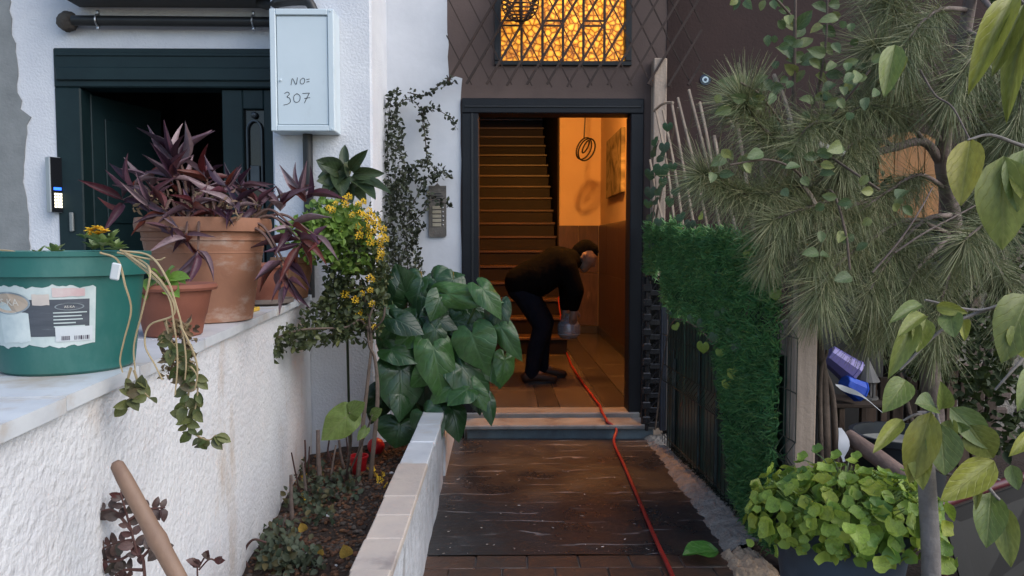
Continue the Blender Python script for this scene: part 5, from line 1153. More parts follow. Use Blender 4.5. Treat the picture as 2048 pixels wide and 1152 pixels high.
# artificial hedge mat
mat_t = thing('hedge_mat', 'artificial green hedge mat of curly blades hung on the fence', 'hedge mat', tuple(fp(3.2,.1)))
def zlow(Y):
    if Y > 4.5: return 1.0
    if Y > 3.55: return .84-.10*(4.6-Y)
    if Y > 3.38: return .74-(3.55-Y)/.17*.40
    return .34-(3.38-Y)/.15*.36 if Y > 3.23 else -.02
def ztop(Y): return 1.30-.13*(4.9-Y)/2.1
g = MB(); ys = [4.88-(4.88-2.84)*i/40 for i in range(41)]
vs = [fp(Y,zlow(Y)+.07,.036) for Y in ys]+[fp(Y,ztop(Y)-.03,.036) for Y in ys]; g.add(vs, [(i,i+1,42+i,41+i) for i in range(40)]); part(g, 'mat_backing', pm('dark_mat_backing', (.008,.02,.010), None, 8, .9), mat_t)
ms = []; bl_ = leaf_geo('blade', .5, .5, 3, 3)
n_ = 0
while n_ < 24000:
    Y = U(2.82,4.9); z = U(-.03,1.31)
    zl = zlow(Y)
    if z < zl+.07*noise2(Y*16,2,3)-.05*random.random()+.02 or z > ztop(Y)+.03*noise2(Y*13,5,1)+U(-.03,.03): continue
    if noise2(Y*7,z*8,4) > .42 and random.random() < .7: continue
    p = fp(Y,z,.036); d = (fn*.7+rvec()*.9).normalized(); L_ = U(.022,.058); ms.append(frame_m(p, p+d*L_, rvec(), .0056)); n_ += 1
cloud('hedge_blades', ms, bl_, leafmat('artificial_grass', [(.09,.25,.10),(.13,.32,.11),(.19,.39,.14),(.06,.19,.075),(.29,.45,.15)], .32, .3), mat_t)
# ragged blades along the kerb
ms = []
for _ in range(320):
    p = fp(U(2.75,4.3),-.03+U(0,.02),.03); d = (fn*.8+Vector((0,0,.3))+rvec()*.5).normalized(); ms.append(frame_m(p,p+d*U(.015,.035),rvec(),.003))
cloud('stray_blades', ms, bl_, leafmat('dark_stray_grass', [(.015,.02,.014),(.03,.035,.02),(.01,.015,.01)], .7, .1), mat_t)
# folded black gate
t = thing('folding_gate', 'narrow black folding steel gate folded up beside the entrance', 'gate', tuple(fp(4.72,-.08)))
gx0, gx1, gY = at(1292,700,4.72).x, at(1334,700,4.72).x, 4.72; gz0, gz1 = -.03, at(1310,547,4.72).z
M_gate = pm('glossy_black_steel', (.010,.011,.014), (.016,.017,.02), 8, .25, .1, 50)
g = MB(); g.box(gx1-.040, gx1, gY, gY+.03, gz0, gz1, .005); part(g, 'flat_upright', pm('worn_steel_upright', (.05,.06,.085), (.03,.035,.05), 7, .3, metal=.5), t)
g = MB(); g.box(gx0, gx0+.022, gY, gY+.022, gz0, gz1-.01, .004); part(g, 'upright', M_gate, t)
g = MB(); g.box(gx0+.07, gx0+.085, gY+.05, gY+.065, gz0, gz1-.01, .003); part(g, 'upright', M_gate, t)
g = MB(); g.box(gx0-.012, gx1-.03, gY+.07, gY+.09, gz0, gz1-.02, .003); part(g, 'back_plate', M_gate, t)  # black sheet added behind the rungs to fill the gaps with dark
for i in range(11):
    z = gz0+.04+(gz1-gz0-.07)*i/10; g = MB(); g.box(gx0+.022, gx1-.041, gY+.004, gY+.016, z-.017, z+.017, .003); part(g, 'rung', M_gate, t)
    g = MB(); z2 = z+.045
    g.box(gx0-.022, gx0+.03, gY-.02, gY-.001, z2-.035, z2+.012, .006)
    if i < 10: part(g, 'hinge_block', M_gate, t)
    if i < 10: g = MB(); g.tube([(gx0+.03,gY+.02,z+.008),(gx1-.05,gY+.02,z+.07)], .006, 5); part(g, 'brace', M_gate, t)
M_bslat = pm('brown_grey_lattice', (.15,.11,.085), (.09,.065,.05), 10, .85, .2, 70, vary=.25)
# trellis of dry sticks above the fence
t = thing('fence_trellis', 'leaning trellis of pale dry sticks above the artificial hedge', 'trellis', tuple(fp(3.9,1.2)))
for a, c in (((1312,220),(1350,449)),((1326,220),(1367,457)),((1344,208),(1391,466)),((1356,196),(1419,472)),((1378,180),(1444,475)),((1429,272),(1479,481)),((1475,247),(1513,489)),((1515,215),(1549,502)),((1400,205),(1425,330)),((1300,320),(1327,447)),((1557,260),(1612,363)),((1578,238),(1628,326)),((1602,370),(1632,410)),((1440,190),(1470,260)),((1548,150),(1585,250))):
    p, q = on_fence(*a,.02), on_fence(*c,.02); pp = bez([p,(p+q)/2+Vector((U(-.01,.01),U(-.02,.02),U(-.01,.01))),q], 5); g = MB(); g.tube(pp, taper(.0085,.0075,len(pp)), 5); part(g, 'stick', M_stick, t, smooth=60)
for i in range(9):
    px = 1312+i*28; p, q = on_fence(px,435+i*6,-.0), on_fence(px+44+i*4,215+i*2,-.0); g = MB(); g.tube([p,q], .0075, 4); part(g, 'slat', M_bslat, t)
p, q = on_fence(1308,222,.02), on_fence(1346,205,.02); g = MB(); g.tube(bez([p,(p+q)/2+Vector((0,0,.02)),q],5), .008, 5); part(g, 'stick', M_stick, t)
p, q = on_fence(1545,400), on_fence(1620,270); g = MB(); g.tube([p,q], .014, 6); part(g, 'stick', M_wood, t)
# ivy on the fence
M_ivy = leafmat('ivy_leaf', [(.04,.09,.035),(.06,.12,.05),(.05,.08,.05),(.03,.07,.025)], .45, .2, ((.12,.18,.09),3,.3))
M_ivy2 = leafmat('yellow_green_ivy', [(.22,.30,.04),(.28,.34,.06),(.16,.25,.04)], .5, .3, ((.3,.36,.1),3,.3))
iv = [raw_mesh('leaf', heart_geo(.15,.03,3,n=14,rings=2), M_ivy), raw_mesh('leaf', heart_geo(.15,.03,4,n=14,rings=2), M_ivy2)]
t = thing('fence_ivy', 'ivy with scattered green and yellow leaves climbing the fence and hedge mat', 'ivy', tuple(fp(3.9,.3)))
ivy = [(1305,300,30,0),(1320,310,30,0),(1300,345,28,0),(1322,335,34,0),(1300,380,30,0),(1315,378,26,0),(1302,490,16,0),(1310,400,20,0),(1495,505,24,1),(1528,518,18,1),(1510,548,20,1),(1550,585,26,1),(1405,645,34,0),(1440,630,30,0),(1350,650,20,1),(1345,625,14,0),(1430,670,28,0),(1405,690,30,1),(1440,700,24,1),(1465,740,34,1),(1455,765,26,1),(1470,690,26,0),(1450,615,26,0),(1385,635,24,0),(1460,660,24,0),(1335,250,22,0),(1328,290,26,0),(1345,330,22,0),(1338,400,26,0),(1360,430,24,0),(1300,430,24,0),(1318,440,22,0),(1350,380,20,0),(1380,445,24,0),(1400,430,20,1),(1308,280,22,0),(1325,360,24,0),(1296,405,22,0)]
for (px,py,w,m_) in ivy:
    p = on_fence(px,py,.06); a = U(-2.6,-.5); q = p+(fd*math.cos(a)*-.6+Vector((0,-.3,math.sin(a)))).normalized()*(w/FPX*p.y*.62); inst(iv[m_], 'leaf', t, frame_m(p, q, tocam(p)*.9+fn*.6+rvec()*.3, w/FPX*p.y*1.0))
for l in ([(1300,500),(1305,440),(1312,380),(1306,320),(1318,280)],[(1310,860),(1330,700),(1350,640),(1400,660),(1450,720),(1470,760)],[(1480,700),(1500,600),(1510,545),(1525,510)],[(1296,860),(1298,700),(1300,560),(1300,480)]):
    pp = bez([on_fence(px,py,.05) for px,py in l], 6); g = MB(); g.tube(pp, taper(.005,.003,len(pp)), 5); part(g, 'stem', M_bark, t, smooth=60)

# ---------------------------------------------------------------- right garden: background pieces
def bxpx(px0,px1,py0,py1,Y,d,ch=.005):
    a, c = at(px0,py0,Y), at(px1,py1,Y); g = MB(); g.box(a.x,c.x,Y,Y+d,c.z,a.z,ch); return g, ((a.x+c.x)/2, Y, c.z)
t_ = at(1870,270,4.9)
t = thing('arched_panel', 'orange-brown arched wooden panel seen behind the pine', 'panel', tuple(at(1820,432,4.88)))
ax0, ax1, az0, az1 = at(1762,300,4.88).x, at(1884,300,4.88).x, at(1800,435,4.88).z, at(1800,300,4.88).z
M_or = pm('orange_brown_boards', (.36,.16,.045), (.27,.115,.035), 5, .6, .15, 50, stretch=(4,4,.6), vary=.1)
for i in range(4):
    xa, xc = ax0+(ax1-ax0)*i/4, ax0+(ax1-ax0)*(i+1)/4; f_ = lambda x: az1+.12*math.sqrt(max(0,1-((x-(ax0+ax1)/2)/((ax1-ax0)/2))**2))
    g = MB(); xs_ = [xa+.002+(xc-xa-.004)*q/5 for q in range(6)]; g.prism([(xa+.002,az0),(xc-.002,az0)]+[(x,f_(x)) for x in xs_[::-1]], 0, .03+.004*(i%2), ((0,4.93,0),(1,0,0),(0,0,1),(0,-1,0))); part(g, 'board', M_or, t)
t = thing('stone_pier', 'rough stone pier with pinkish blocks at the right behind the pine', 'pier', (at(1930,600,4.6).x, 4.6, -.12))
M_stone = pm('pinkish_rubble_stone', (.14,.10,.085), (.08,.06,.05), 9, .9, .8, 30, vary=.25)
x0 = at(1872,600,4.6).x; x1 = at(2080,600,4.6).x; g = MB(); g.box(x0+.02, x1-.02, 4.62, 5.02, -.12, 1.33); part(g, 'mortar_core', M_cement, t)
z = -.1; rw = 0
while z < 1.33:
    h = U(.11,.17); x = x0-(rw%2)*.07
    while x < x1:
        w = U(.14,.24); g = MB(); g.box(max(x,x0)+.004, min(x+w,x1)-.004, 4.585+U(0,.02), 4.7, z+.004, min(z+h,1.34)-.004, .035)
        if min(x+w,x1)-max(x,x0) > .03: part(g, 'stone', M_stone, t)
        x += w
    z += h; rw += 1
g, l_ = bxpx(1640,1760,560,980,4.55,.04); solo(g, 'grey_board', M_wallboard, 'plain dark grey board standing behind the purple pot', 'board', l_)
g, l_ = bxpx(1300,1700,640,860,4.985,.03); solo(g, 'dark_plinth', M_wallboard, 'dark board along the foot of the brown wall behind the fence', 'board', l_)
# pallet of upright boards
t = thing('wooden_pallet', 'brown wooden pallet of upright boards leaning behind the tub', 'pallet', (at(1850,900,4.2).x, 4.2, -.12))
M_plank = pm('dark_brown_plank', (.075,.048,.032), (.045,.028,.02), 6, .85, .3, 50, stretch=(6,6,.7), vary=.45)
for i, px in enumerate(range(1735,1990,27)):
    a = at(px,700,4.2); g = MB(); g.box(a.x, a.x+.062, 4.2, 4.225, -.115, at(px,735+U(-8,25),4.2).z, .004); part(g, 'board', M_plank, t)
for py in (770,900):
    a, c = at(1730,py,4.23), at(1995,py,4.23); g = MB(); g.box(a.x, c.x, 4.226, 4.26, a.z-.03, a.z+.03, .004); part(g, 'rail', M_plank, t)
# shelf with purple pot, blue bag, lantern
sz = at(1700,800,3.75).z
t = thing('potting_shelf', 'rough wooden stand holding the purple pot and the lantern', 'shelf', (at(1705,900,3.75).x, 3.75, -.12))
xa, xc = at(1655,800,3.75).x, at(1762,800,3.75).x
g = MB(); g.box(xa, xc, 3.65, 3.9, sz-.02, sz, .003); part(g, 'top', M_plank, t)
for x in (xa+.02, xc-.045):
    for y in (3.66, 3.86):
        g = MB(); g.box(x, x+.03, y, y+.03, -.12, sz-.021, .003); part(g, 'leg', M_plank, t)
c = at(1680,727,3.72); Mt = Matrix.Translation(c) @ Matrix.Rotation(R(128),4,'Y') @ Matrix.Rotation(R(10),4,'X')
t = thing('purple_pot', 'tilted purple plastic pot on the stand beside the post', 'pot', tuple(c))
g = MB(); g.lathe([(.048,-.075),(.052,-.072),(.070,.068),(.075,.070),(.075,.085),(.066,.085),(.048,-.06)], 10, (0,0,0), Mt); part(g, 'pot_body', pm('violet_plastic', (.17,.16,.42), (.15,.12,.34), 3, .4), t, smooth=20)
c = at(1704,774,3.66); t = thing('blue_cup', 'tilted bright blue plastic cup below the purple pot', 'cup', tuple(c)); Mt = Matrix.Translation(c) @ Matrix.Rotation(R(118),4,'Y') @ Matrix.Rotation(R(-12),4,'X')
g = MB(); g.lathe([(.036,-.055),(.040,-.052),(.054,.045),(.058,.047),(.057,.055),(.050,.055),(.036,-.04)], 9, (0,0,0), Mt); part(g, 'cup_body', pm('blue_plastic_film', (.02,.10,.55), (.012,.05,.38), 9, .35, .3, 25), t, smooth=20)
c = at(1733,795,3.78); c.z = sz; t = thing('garden_lantern', 'small grey garden lantern with pointed roof beside the purple pot', 'lantern', tuple(c))
M_lant = pm('weathered_grey_tin', (.15,.145,.14), (.10,.095,.09), 9, .7)
k_ = .0025*1.0; zt = at(1733,715,3.78).z-sz
g = MB(); g.lathe([(.058,zt*.42),(.062,zt*.44),(.05,zt*.55),(.018,zt*.85),(.004,zt)], 12, tuple(c)); part(g, 'roof', M_lant, t)
for a in range(4):
    g = MB(); x, y = .038*math.cos(a*PI/2+.6), .038*math.sin(a*PI/2+.6); g.box(c.x+x-.006,c.x+x+.006,c.y+y-.006,c.y+y+.006,sz+.012,sz+zt*.43,.001); part(g, 'leg', M_lant, t)
g = MB(); g.lathe([(.055,.001),(.055,.012),(.03,.013)], 12, tuple(c)); part(g, 'base', M_lant, t)
# tub, log, ribbon, blue scraps
c = Vector((at(1800,900,3.3).x, 3.3, -.1)); t = thing('plastic_tub', 'dark grey plastic tub with pale inside behind the leafy pot', 'tub', tuple(c))
zt = at(1780,865,3.3).z+.1
g = MB(); g.lathe([(.15,0),(.16,.01),(.20,zt-.03),(.215,zt-.025),(.215,zt),(.195,zt),(.17,zt-.12)], 32, tuple(c)); part(g, 'tub_wall', pm('charcoal_plastic', (.03,.035,.04), None, 5, .4), t, smooth=35)
g = MB(); g.lathe([(.19,zt-.05),(.001,zt-.045)], 32, tuple(c)); part(g, 'pale_contents', pm('pale_sand', (.42,.41,.36), (.34,.33,.29), 20, .9), t)
c0, c1 = at(1696,872,3.0), at(1762,920,2.85); c2 = c1+(c1-c0)*1.2; g = MB(); 
pp = [c0, c0.lerp(c2,.33), c0.lerp(c2,.66), c2]; g.tube(pp, [.030,.034,.033,.03], 10); solo(g, 'split_log', pm('pinkish_split_log', (.27,.19,.16), (.17,.11,.09), 9, .9, .4, 50), 'split log resting at a slant behind the leafy pot', 'log', tuple(c2), smooth=40)
g = MB(); a0 = at(1682,858,2.92); vs = []
for i in range(9):
    p = at(1680+i*1.5+4*math.sin(i*.7),856+i*8.5,2.92); w = (.012+.028*math.sin(PI*min(1,i/7)))*.55; vs += [p+Vector((-w,0,0)), p+Vector((w,.008*math.sin(i),0))]
g.add(vs, [(2*i,2*i+1,2*i+3,2*i+2) for i in range(8)]); g.add([Vector(v)+Vector((0,.0015,0)) for v in vs], [(2*i,2*i+2,2*i+3,2*i+1) for i in range(8)])
solo(g, 'white_ribbon', pm('white_plastic_strip', (.66,.68,.74), None, 4, .5), 'short white plastic ribbon tied to the shrub stems', 'ribbon', tuple(a0), smooth=60)
pts = bez([at(1672,770,3.5),at(1690,778,3.5),at(1725,792,3.48),at(1765,825,3.46)],6); g = MB(); vs = []
for i, p in enumerate(pts): w = .012*math.sin(PI*min(1,max(.05,i/len(pts)*1.4)))+.002; vs += [p+Vector((0,0,-w)), p+Vector((0,.004,w))]
n_ = len(pts); g.add(vs, [(2*i,2*i+1,2*i+3,2*i+2) for i in range(n_-1)]); g.add([Vector(v)+Vector((0,.0015,0)) for v in vs], [(2*i,2*i+2,2*i+3,2*i+1) for i in range(n_-1)])
solo(g, 'white_tie', pm('white_cord', (.60,.62,.64), None, 4, .6), 'thin white tie strung across below the blue cup', 'tie', tuple(pts[0]), smooth=60)
# dark red framed panel, bottom right
t = thing('framed_trolley', 'dark panel in a dark red metal frame at the bottom right corner', 'trolley', (at(1960,1152,2.35).x, 2.35, -.1))
a, c, e = at(1878,1010,2.35), at(1985,972,2.55), at(2090,940,2.75)
M_mar = pm('dark_red_metal', (.09,.014,.02), (.06,.012,.016), 7, .4)
g = MB(); g.tube([a,c,e], .016, 8); part(g, 'top_rail', M_mar, t, smooth=60)
lo = Vector((a.x+.10, a.y, -.11)); g = MB(); g.tube([a, Vector((a.x+.03,a.y,a.z-.3)), lo], .013, 8); part(g, 'leg', M_mar, t, smooth=60)
g = MB(); g.tube([e, Vector((e.x,e.y,-.11))], .013, 8); part(g, 'leg', M_mar, t, smooth=60)
g = MB(); g.add([a+Vector((.02,.01,-.03)), e+Vector((0,.01,-.03)), Vector((e.x,e.y+.01,-.05)), lo+Vector((.02,.01,.06))], [(0,1,2,3)]); g.add([a+Vector((.02,.02,-.03)), e+Vector((0,.02,-.03)), Vector((e.x,e.y+.02,-.05)), lo+Vector((.02,.02,.06))], [(3,2,1,0)]); part(g, 'dark_panel', pm('charcoal_panel', (.014,.014,.015), (.010,.010,.011), 5, .5), t)
# ---------------------------------------------------------------- leafy pot, bottom right
c = Vector((at(1680,1100,2.32).x, 2.32, -.11)); zr = at(1680,1075,2.15).z+.11
t = thing('blue_grey_planter', 'blue-grey planter pot in the bottom right holding bright round leaves', 'pot', tuple(c))
g = MB(); g.lathe([(.14,0),(.15,.01),(.205,zr-.03),(.215,zr-.028),(.215,zr),(.195,zr),(.185,zr-.05),(.002,zr-.055)], 40, tuple(c)); part(g, 'pot_body', pm('blue_grey_plastic', (.045,.065,.095), (.03,.04,.055), 4, .5, .1, 40, stain=((.07,.09,.12), 5, .58)), t, smooth=35)
t = thing('round_leaf_plant', 'dense bright green plant with round cupped leaves in the blue-grey planter', 'plant', tuple(c+Vector((0,0,zr-.06))))
M_lett = leafmat('round_green_leaf', [(.17,.29,.05),(.30,.41,.06),(.10,.20,.04),(.40,.48,.08),(.21,.33,.055),(.33,.37,.05),(.13,.25,.05)], .45, .3, ((.30,.40,.12),2.5,.2))
cup = []
def ruffle(sd, n=13):
    rr = random.Random(sd+40); v = [(0,.5,0)]; f = [(0, 1+j, 1+(j+1)%n) for j in range(n)]
    for k, q in ((1,.55),(2,1.0)):
        for j in range(n):
            a = 2*PI*j/n; r = .5*q*(1+.10*math.sin(5*a+sd*1.3)*(k-1)+rr.uniform(-.05,.05))*(1-.45*max(0, math.cos(a+PI/2)-.8)*5*(k-1)*.5)
            v.append((r*math.cos(a), .5+r*math.sin(a), .62*(q*.5)**2+.075*math.sin(3*a+sd)*(k-1)+rr.uniform(-.03,.03)))
    f += [(1+j, 1+n+j, 1+n+(j+1)%n, 1+(j+1)%n) for j in range(n)]
    return v, f
for sd_i in range(4):
    cup.append(raw_mesh('leaf', ruffle(sd_i), M_lett))
cen = c+Vector((.0,-.02,zr+.02)); nL = 0
for k in range(290):
    u = (k+.5)/290; th = math.acos(1-1.25*u); ph = 2.39996*k+U(-.2,.2)
    nrm = Vector((math.sin(th)*math.cos(ph), math.sin(th)*math.sin(ph), math.cos(th)))
    p = cen+Vector((nrm.x*.295, nrm.y*.26, nrm.z*.155))*U(.78,1.08)*(1+.16*noise2(nrm.x*4+2,nrm.y*4+nrm.z*3))+Vector((0,0,-.02+.035*noise2(nrm.x*5,nrm.y*5)))
    sz_ = U(.026,.066); d = (nrm.cross(rvec())).normalized(); nn = (nrm+rvec()*.55+Vector((0,0,.25))).normalized(); d = (d-nn*d.dot(nn)).normalized()
    inst(cup[k%4], 'leaf', t, frame_m(p-d*sz_*.5, p+d*sz_*.5, nn, sz_*U(.9,1.1)))
ms = []; 
for _ in range(260):
    a = U(0,2*PI); q = c+Vector((.12*math.cos(a)*U(0,1), .12*math.sin(a)*U(0,1), zr-.04)); nrm = Vector((U(-1,1),U(-1,1),U(.2,1))).normalized(); e = cen+Vector((nrm.x*.27,nrm.y*.24,nrm.z*.14)); ms.append(frame_m(q, e, rvec(), .004, zs=.02))
ms2 = []
for _ in range(420):
    th = math.acos(1-1.3*random.random()); ph = U(0,2*PI); nrm = Vector((math.sin(th)*math.cos(ph), math.sin(th)*math.sin(ph), math.cos(th))); p = cen+Vector((nrm.x*.285,nrm.y*.25,nrm.z*.15))*U(.72,1.0)+Vector((0,0,-.02)); sz_ = U(.028,.05); nn = (nrm+rvec()*.8+Vector((0,0,.3))).normalized(); d = nn.orthogonal().normalized(); ms2.append(frame_m(p-d*sz_*.5, p+d*sz_*.5, nn, sz_))
cloud('inner_leaves', ms2, ruffle(3), M_lett, t)
cloud('leaf_stalks', ms, leaf_geo('strip', 0, 0, 3, 2), leafmat('pale_stalk', [(.25,.32,.10),(.18,.26,.07)], .5, .2), t)
for (px,py) in ((1593,915),(1623,900),(1592,945),(1660,912),(1700,915),(1640,940)):
    p = at(px,py,2.35); nn = (tocam(p)+Vector((0,0,.9))); inst(cup[0], 'leaf', t, frame_m(p, p+Vector((.03,-.02,.01)), nn, .036)); g = MB(); g.tube(bez([cen, (cen+p)/2+Vector((0,0,.05)), p],5), .002, 4); part(g, 'stalk', M_pet, t)

# ---------------------------------------------------------------- pine with long needles
pr = Vector((at(1865,900,3.35).x, 3.35, -.12))
pine = thing('pine_tree', 'young pine with long drooping needles leaning over the fence', 'tree', tuple(pr))
M_pbark = pm('pinkish_grey_pine_bark', (.22,.17,.15), (.12,.09,.08), 12, .9, .6, 40)
M_need = leafmat('pine_needles', [(.10,.13,.055),(.16,.18,.075),(.23,.24,.11),(.12,.15,.065),(.33,.30,.16),(.08,.10,.05)], .5, .15)
def br(name, l, r0, r1, mat=None):
    pp = bez([at(*q) for q in l], 7); g = MB(); g.tube(pp, taper(r0,r1,len(pp)), 8); part(g, name, mat or M_pbark, pine, smooth=60); return pp
trunk = [(1862,1000,3.35),(1868,850,3.33),(1860,720,3.25),(1880,600,3.2),(1905,470,3.15),(1895,380,3.1),(1885,310,3.05),(1900,200,3.0),(1930,60,2.95),(1950,-60,2.9)]
pp = bez([pr]+[at(*q) for q in trunk], 7); g = MB(); g.tube(pp, taper(.050,.022,len(pp)), 10); part(g, 'trunk', M_pbark, pine, smooth=60)
bm_ = br('branch', [(1890,340,3.08),(1850,285,3.0),(1790,295,2.9),(1720,312,2.8),(1670,305,2.72),(1605,275,2.68)], .020, .010)
for q in range(6):
    p = at(1612+q*14,281+q*5,2.665); d = (at(1650,300,2.66)-at(1610,278,2.66)).normalized(); g = MB(); g.tube([p-d*.009, p+d*.009], .0135, 8); part(g, 'white_wrap', pm('white_tape', (.58,.56,.52), None, 8, .7) if q == 0 else bpy.data.materials['white_tape'], pine)
NB = [ # branch pixels with depth, start of needles (fraction), tufts per metre weight, needle length, droop
 ([(1720,305,2.78),(1640,285,2.72),(1560,283,2.66),(1500,225,2.6),(1484,200,2.58)], .42, 1.0,.16,.15),
 ([(1690,370,2.8),(1620,372,2.72),(1550,385,2.66),(1480,385,2.6),(1405,350,2.55)], .25, 1.3,.15,.25),
 ([(1890,300,3.05),(1830,190,2.9),(1780,140,2.8),(1750,90,2.75)], .25, 1.0,.19,.7),
 ([(1900,200,3.0),(1840,80,2.9),(1790,20,2.8),(1770,-40,2.8)], .25, 1.0,.19,.7),
 ([(1790,295,2.9),(1740,270,2.8),(1700,290,2.7),(1680,330,2.65)], .3, 1.1,.18,.9),
 ([(1905,470,3.15),(1820,440,2.95),(1740,480,2.75),(1660,545,2.6),(1640,590,2.55)], .30, 1.2,.18,.8),
 ([(1900,430,3.1),(1850,440,2.9),(1790,500,2.75),(1740,580,2.65)], .35, 1.1,.19,.9),
 ([(1890,350,3.08),(1960,380,2.9),(1980,430,2.7),(1930,480,2.55)], .3, 1.2,.19,.9),
 ([(1930,60,2.95),(2000,100,2.8),(2040,180,2.7),(2030,260,2.65)], .2, 1.1,.19,.9),
 ([(1895,380,3.1),(1840,350,3.0),(1780,380,2.85),(1710,430,2.7)], .3, 1.1,.18,.8),
 ([(1940,20,2.95),(1880,20,2.8),(1830,60,2.7),(1800,110,2.65)], .3, 1.0,.19,.9),
 ([(1950,-20,2.92),(1990,40,2.8),(1940,120,2.7),(1900,190,2.65)], .3, 1.1,.2,.9),
 ([(1905,470,3.15),(1960,500,3.0),(2010,560,2.85),(2035,640,2.8)], .2, 1.0,.19,.9),
 ([(1880,600,3.2),(1830,560,3.0),(1780,600,2.9),(1740,650,2.85)], .3, .9,.18,.9),
 ([(1620,420,2.75),(1590,440,2.68),(1560,470,2.62),(1535,520,2.6)], .1, 1.0,.13,.7),
 ([(1895,250,3.0),(1960,240,2.85),(2000,300,2.75),(1980,360,2.7)], .2, 1.0,.18,.9),
 ([(1905,470,3.15),(1900,540,2.95),(1880,610,2.85),(1870,680,2.8)], .2, .9,.19,.9),
 ([(1700,300,2.8),(1660,250,2.7),(1620,250,2.62),(1590,290,2.58)], .2, .8,.15,.6),
 ([(1740,400,2.8),(1690,420,2.7),(1650,470,2.62),(1625,520,2.58)], .1, .9,.16,.8),
 ([(1850,285,3.0),(1800,230,2.85),(1740,210,2.75),(1690,230,2.68)], .2, .9,.18,.7),
 ([(1690,370,2.8),(1660,400,2.68),(1600,420,2.6),(1545,440,2.56)], .2, .8,.15,.6),
 ([(1905,470,3.15),(1850,520,2.9),(1820,560,2.75),(1800,620,2.68)], .3, .9,.18,.9)]
ms = []; ndl = leaf_geo('strip', 0, .22, 3, 2)
ndl = ([(x*(1-.7*y), y, z) for x, y, z in ndl[0]], ndl[1])
for (l, st_, wgt, nl, dr) in NB:
    pp = br('branch', l, .011, .004, None if wgt < 1.25 else None); n0 = len(pp); i0 = int(n0*st_)
    for i in range(i0, n0):
        tdir = (pp[min(i+1,n0-1)]-pp[max(i-1,0)]).normalized()
        for _ in range(int(84*wgt)):
            p = pp[i].lerp(pp[min(i+1,n0-1)], random.random()); rad = rvec(); rad = (rad-tdir*rad.dot(tdir)).normalized()
            d = (tdir*U(.2,1.1)+rad*U(.25,1.15)+Vector((0,0,-dr*U(.1,1.3)))).normalized(); L_ = nl*U(.4,1.25)
            side = d.cross(Vector((0,0,1))); nn = side.cross(d)
            M_ = frame_m(p, p+d*L_, tocam(p)*.8+rvec()*.6+nn*.4, .0022); ms.append(M_)
print('needles', len(ms))
cloud('needles', ms, ndl, M_need, pine)
# dead twigs in front of the pine
for l in ([(1745,545,2.6),(1800,480,2.6),(1840,420,2.62),(1865,375,2.7)],[(1790,505,2.6),(1850,465,2.6),(1925,425,2.65),(1980,395,2.7)],[(1840,140,2.6),(1870,190,2.58),(1905,215,2.55),(1940,280,2.5)]):
    br('twig', l, .004, .0025)
# ---------------------------------------------------------------- shrub with oval leaves rising beside the post
p0 = Vector((at(1660,960,2.98).x, 2.98, -.12)); t = thing('oval_leaf_shrub', 'tall shrub with pale oval leaves rising above the post and trellis', 'shrub', tuple(p0))
M_oval = leafmat('pale_green_oval_leaf', [(.09,.14,.05),(.13,.19,.075),(.07,.11,.045),(.17,.22,.09),(.30,.32,.10),(.11,.16,.08)], .45, .28, ((.25,.30,.15),4,.3))
ol_ = [raw_mesh('leaf', leaf_geo('oval', .25, c_, 6, 5, .02, i), M_oval) for i, c_ in enumerate((.08,.2,.3))]
stems = [[(1660,960,2.98),(1650,800,3.0),(1640,690,3.0),(1620,500,3.0),(1600,330,2.95),(1588,200,2.9),(1590,60,2.85),(1592,-60,2.85)],[(1680,950,2.99),(1668,820,3.0),(1650,740,3.0),(1642,680,3.0)],[(1600,280,2.95),(1635,180,2.9),(1652,80,2.85),(1655,-30,2.85)],[(1610,300,2.95),(1660,200,2.9),(1720,180,2.9)],[(1620,360,2.95),(1560,300,2.9),(1500,170,2.9)],[(1655,900,2.97),(1640,780,2.98),(1655,700,3.0)],[(1590,40,2.85),(1540,-10,2.8),(1480,-20,2.8)],[(1620,360,2.95),(1570,260,2.7),(1520,190,2.56),(1480,165,2.54)],[(1620,420,2.95),(1660,380,2.6),(1690,460,2.5),(1700,540,2.48)],[(1600,330,2.95),(1650,250,2.7),(1700,190,2.58),(1740,140,2.54)],[(1610,400,2.95),(1600,350,2.55),(1540,320,2.5),(1460,330,2.48)],[(1640,300,2.8),(1700,340,2.5),(1760,380,2.45)]]
for k, l in enumerate(stems):
    pts = [at(*q) for q in l]
    if k in (0,1,5): pts[0].z = -.12
    pp = bez(pts, 6); g = MB(); g.tube(pp, taper((.020,.015,.006,.005,.005,.012,.005)[k] if k < 7 else .0045, .004 if k not in (1,5) else .006, len(pp)), 7); part(g, 'stem', M_bark, t, smooth=60)
ovl = [(1590,60,1625,20),(1590,75,1612,42),(1655,10,1690,5),(1655,20,1625,8),(1650,35,1688,32),(1645,50,1622,60),(1645,50,1672,75),(1590,90,1560,95),(1590,110,1560,90),(1595,95,1628,75),(1592,60,1565,35),(1600,130,1640,100),(1640,85,1668,110),(1610,110,1575,120),(1600,130,1640,120),(1595,145,1570,130),(1620,110,1655,140),(1630,150,1665,165),(1650,150,1690,150),(1610,140,1590,165),(1690,150,1725,130),(1700,165,1740,150),(1680,170,1720,190),(1720,150,1750,110),(1715,140,1750,140),(1655,185,1625,200),(1640,190,1665,205),(1500,170,1470,150),(1505,165,1535,150),(1500,180,1440,160),(1510,190,1470,210),(1515,175,1545,170),(1495,195,1445,195),(1680,200,1710,210),(1650,210,1690,230),(1560,165,1580,150),(1560,170,1545,195),(1480,0,1465,20),(1490,0,1500,15),(1530,0,1520,22),(1545,0,1550,16),(1555,-5,1562,14),(1475,-5,1460,10),(1700,200,1740,230),(1740,160,1775,150),(1560,230,1530,290),(1480,310,1500,350),(1475,330,1520,310),(1445,300,1470,320)]
